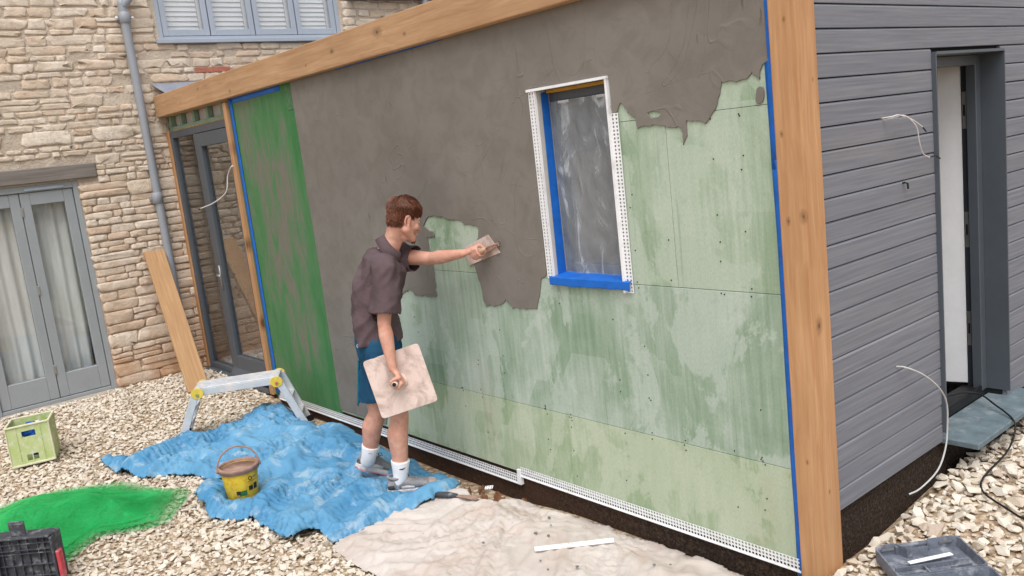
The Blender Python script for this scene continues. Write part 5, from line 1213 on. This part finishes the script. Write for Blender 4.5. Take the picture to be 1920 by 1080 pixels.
    chain(msd, [hipR+UP*.0, hipR.lerp(kneeR, .5), hR-UP*.03], [.112, .116, .116], seg=20); chain(msd, [hipL, hipL.lerp(kneeL, .5), hL-UP*.03], [.112, .116, .116], seg=20)
    sm = remesh(msd, .0085, 6, 'shorts'); displace(sm, lambda x, y, z: .03*(.2-abs(N3(x*9+z*4, y*9, z*4)))+.008*N3(x*24, y*24, z*10))
    hem(sm, .605)
    sh = fin(bpy.data.objects.new('shorts', sm), 'shorts', smooth=True, solid=.004); keep(sh, T.o)
    # teal side panel on the far leg and waist emblem
    P1 = []; 
    for i in range(9):
        t = i/8; c = hipL.lerp(hL, .25+.75*t); P1.append([c-U*(.112)-V*(.05-.0*t), c-U*.122-V*.015, c-U*.118+V*.03])
    mt = MB().grid(P1)
    x_ = sub(sh, mt, 'teal_panel', 'teal', smooth=True, solid=.006); x_.matrix_parent_inverse = Matrix()
    q = Vector((-2.70, -.46, .985))-U*.098-V*.115; nrm = (-U*.75-V*.66).normalized(); sdv = nrm.cross(UP).normalized()
    x_ = sub(sh, MB().tube([q+nrm*.006+sdv*(.008*math.cos(t))+UP*(.011*math.sin(t)) for t in np.linspace(0, 2*math.pi, 13)], .0022, 5), 'emblem', 'emblem'); x_.matrix_parent_inverse = Matrix()
    # ---- socks and shoes
    def foot(an, kn, fwd, pitch, z0, nm):
        fw = Vector((fwd[0], fwd[1], 0)).normalized(); sd_ = Vector((fw.y, -fw.x, 0)); up_ = UP
        if pitch: Rm = Matrix.Rotation(pitch, 3, sd_); fw, up_ = Rm @ fw, Rm @ up_
        org = Vector(z0); L = .305
        G_ = lambda f, s_, h: org+fw*(f*L)+sd_*s_+up_*h
        prof = [(-.02, .020, .030, .075), (.02, .036, .028, .098), (.12, .043, .027, .102), (.26, .043, .026, .104), (.38, .043, .025, .106), (.52, .046, .024, .088), (.68, .051, .023, .072), (.82, .050, .024, .064), (.93, .040, .027, .055), (1.0, .018, .032, .045)]
        rings = []
        for f, w_, b, t in prof:
            rings.append([G_(f, w_*math.copysign(abs(math.cos(a))**.75, math.cos(a)), b+(t-b)*(.5+.5*math.sin(a)) if math.sin(a) > 0 or True else b) for a in [2*math.pi*k/18 for k in range(18)]])
        shoe = T.part(MB().loft(rings), 'shoe', 'shoe', smooth=True)
        sr = [(-.035, .018, .012, .034), (.0, .034, .004, .036), (.12, .043, .0, .034), (.35, .041, .002, .032), (.55, .047, .0, .03), (.72, .052, .001, .029), (.88, .046, .007, .031), (.98, .03, .015, .036), (1.03, .012, .022, .038)]
        x = sub(shoe, MB().loft([[G_(f, s_*w_, h) for s_, h in ((-1, b+.008), (-.9, b), (.9, b), (1, b+.008), (1, t-.004), (.85, t), (-.85, t), (-1, t-.004))] for f, w_, b, t in sr]), 'sole', 'sole', smooth=False, bevel=.004); x.matrix_parent_inverse = Matrix()
        x = sub(shoe, MB().loft([[G_(f, s_*w_*.92, h) for s_, h in ((-1, b-.004), (1, b-.004), (1, b+.0015), (-1, b+.0015))] for f, w_, b, t in sr]), 'outsole', 'pink'); x.matrix_parent_inverse = Matrix()
        def overlay(a_, b_, grow, top, nm_, m_):
            rr = []
            for f, w_, b, t in prof:
                if a_ <= f <= b_: rr.append([G_(f, (w_+grow)*math.copysign(abs(math.cos(q))**.75, math.cos(q)), b+(t*top+grow-b)*(.5+.5*math.sin(q))) for q in [2*math.pi*k/18 for k in range(18)]])
            y_ = sub(shoe, MB().loft(rr), nm_, m_, smooth=True); y_.matrix_parent_inverse = Matrix()
        overlay(-.03, .13, .0025, .82, 'heel_counter', 'tool_black'); overlay(.8, 1.01, .0022, 1.0, 'toe_cap', 'toe'); overlay(.25, .53, .0022, .62, 'side_panel', 'sole')
        # tongue, collar and laces
        x = sub(shoe, MB().tube([G_(.17+.16*math.cos(t), .041*math.sin(t), .104+.012*abs(math.cos(t))) for t in np.linspace(0, 2*math.pi, 20)], .008, 8), 'ankle_collar', 'shoe', smooth=True); x.matrix_parent_inverse = Matrix()
        for i in range(5):
            f = .38+.065*i; h = .112-.0095*i; x = sub(shoe, MB().tube([G_(f-.02, -.024, h-.008), G_(f, 0, h+.004), G_(f+.02, .024, h-.008)], .0025, 6), 'lace', 'shoe'); x.matrix_parent_inverse = Matrix()
        x = sub(shoe, MB().tube(bez([G_(.38, 0, .112), G_(.40, .02, .13), G_(.44, .035, .115), G_(.40, .01, .113), G_(.37, -.02, .13), G_(.41, -.035, .112)], 20), .002, 5), 'lace', 'print_dark'); x.matrix_parent_inverse = Matrix()
        base = G_(.15, 0, .05); d = (kn-an).normalized()
        pts = [base, base.lerp(an, .5)+d*.0, an+d*.0, an+d*.05, an+d*.105, an+d*.112]
        sk = T.part(MB().tube(pts, [.041, .043, .0455, .050, .0585, .058], 20), 'sock', 'sock', smooth=True)
        # tick mark on the sock cuff, camera side
        tk = []; c = an+d*.072; o_ = (-V*.92+U*.3).normalized(); tg = UP.cross(o_).normalized()
        for i in range(9):
            t = i/8; s_ = (t-.45)*.042; r_ = o_*math.sqrt(max(.0, .0545**2-s_**2)); y_ = -.004+.010*max(0, t-.55)*2+.004*(1-t); tk.append((c+r_+tg*s_+UP*(y_+.001+.003*math.sin(t*math.pi)), c+r_+tg*s_+UP*(y_-.001-.003*math.sin(t*math.pi))))
        mt_ = MB().grid(tk)
        x = sub(sk, mt_, 'tick_mark', 'print_dark', solid=.0012); x.matrix_parent_inverse = Matrix()
    zc = .035
    foot(ankR, kneeR, (.151, .242), 0, (-2.62, -.572, zc-.005), 'R')
    fl = (U*.19+V*.13); foot(ankL, kneeL, fl, -math.radians(27), (-2.945, -.60, .135), 'L')
    # ================================================================ tools in his hands
    n = hk_ax; e1 = Vector((-.218, -.268, -.079)); e1 = (e1-n*e1.dot(n)).normalized(); e2 = n.cross(e1).normalized(); c = Vector((-2.413, -.512, .774))
    HK = Thing('plasterers_hawk', c, 'square dusty plastic hawk board held at his side by the plasterer', 'hawk')
    hs_ = .181; cr = .02; ol = []
    for sx, sy, a0 in ((1, 1, 0), (-1, 1, 90), (-1, -1, 180), (1, -1, 270)):
        for k in range(4):
            t = math.radians(a0+30*k); ol.append(c+e1*(sx*(hs_-cr)+cr*math.cos(t))+e2*(sy*(hs_-cr)+cr*math.sin(t))-n*.006)
    HK.part(MB().prism(ol, n*.006), 'board', 'hawk', bevel=.002)
    HK.part(MB().tube([c, c+n*.004, c+n*.012, c+n*.014], [.05, .05, .034, .03], 20), 'boss', 'hawk', smooth=True)
    q0, q1 = c+n*.01, c+n*.122
    HK.part(MB().tube([q0, q0.lerp(q1, .3), q0.lerp(q1, .7), q1], [.016, .0175, .0175, .0165], 16), 'handle', 'hawk', smooth=True)
    HK.part(MB().tube([q1-n*.001, q1+n*.002], .0125, 14), 'handle_end', 'black')
    TR = Thing('plastering_trowel', (-2.18, .0, 1.478), 'worn steel plastering trowel pressed flat against the fresh base coat', 'trowel')
    yb = YW-.0085; bl = [(-2.085, yb, 1.573), (-1.99, yb, 1.467), (-2.304, yb, 1.38), (-2.35, yb, 1.485)]
    TR.part(MB().prism(bl, (0, -.003, 0)), 'blade', 'hawk', bevel=.001)
    h0, h1 = tr_c-tr_ax*.072, tr_c+tr_ax*.075
    TR.part(MB().tube([h0, h0+tr_ax*.01, h0+tr_ax*.05, h0+tr_ax*.11, h1], [.013, .016, .0165, .0155, .010], 14), 'handle', 'handle_wood', smooth=True)
    TR.part(MB().tube(bez([h1-tr_ax*.01, h1+tr_ax*.035, h1+tr_ax*.05+Vector((0, .02, 0)), h1+tr_ax*.045+Vector((0, .055, 0))], 12), .0055, 8), 'shank', 'plaster_mud', smooth=True)
    TR.part(MB().bar(h1+tr_ax*.05+Vector((0, .058, 0)), h0+tr_ax*.0+Vector((0, .058, 0)), UP, .012, .005), 'spine', 'plaster_mud', bevel=.002)
person()
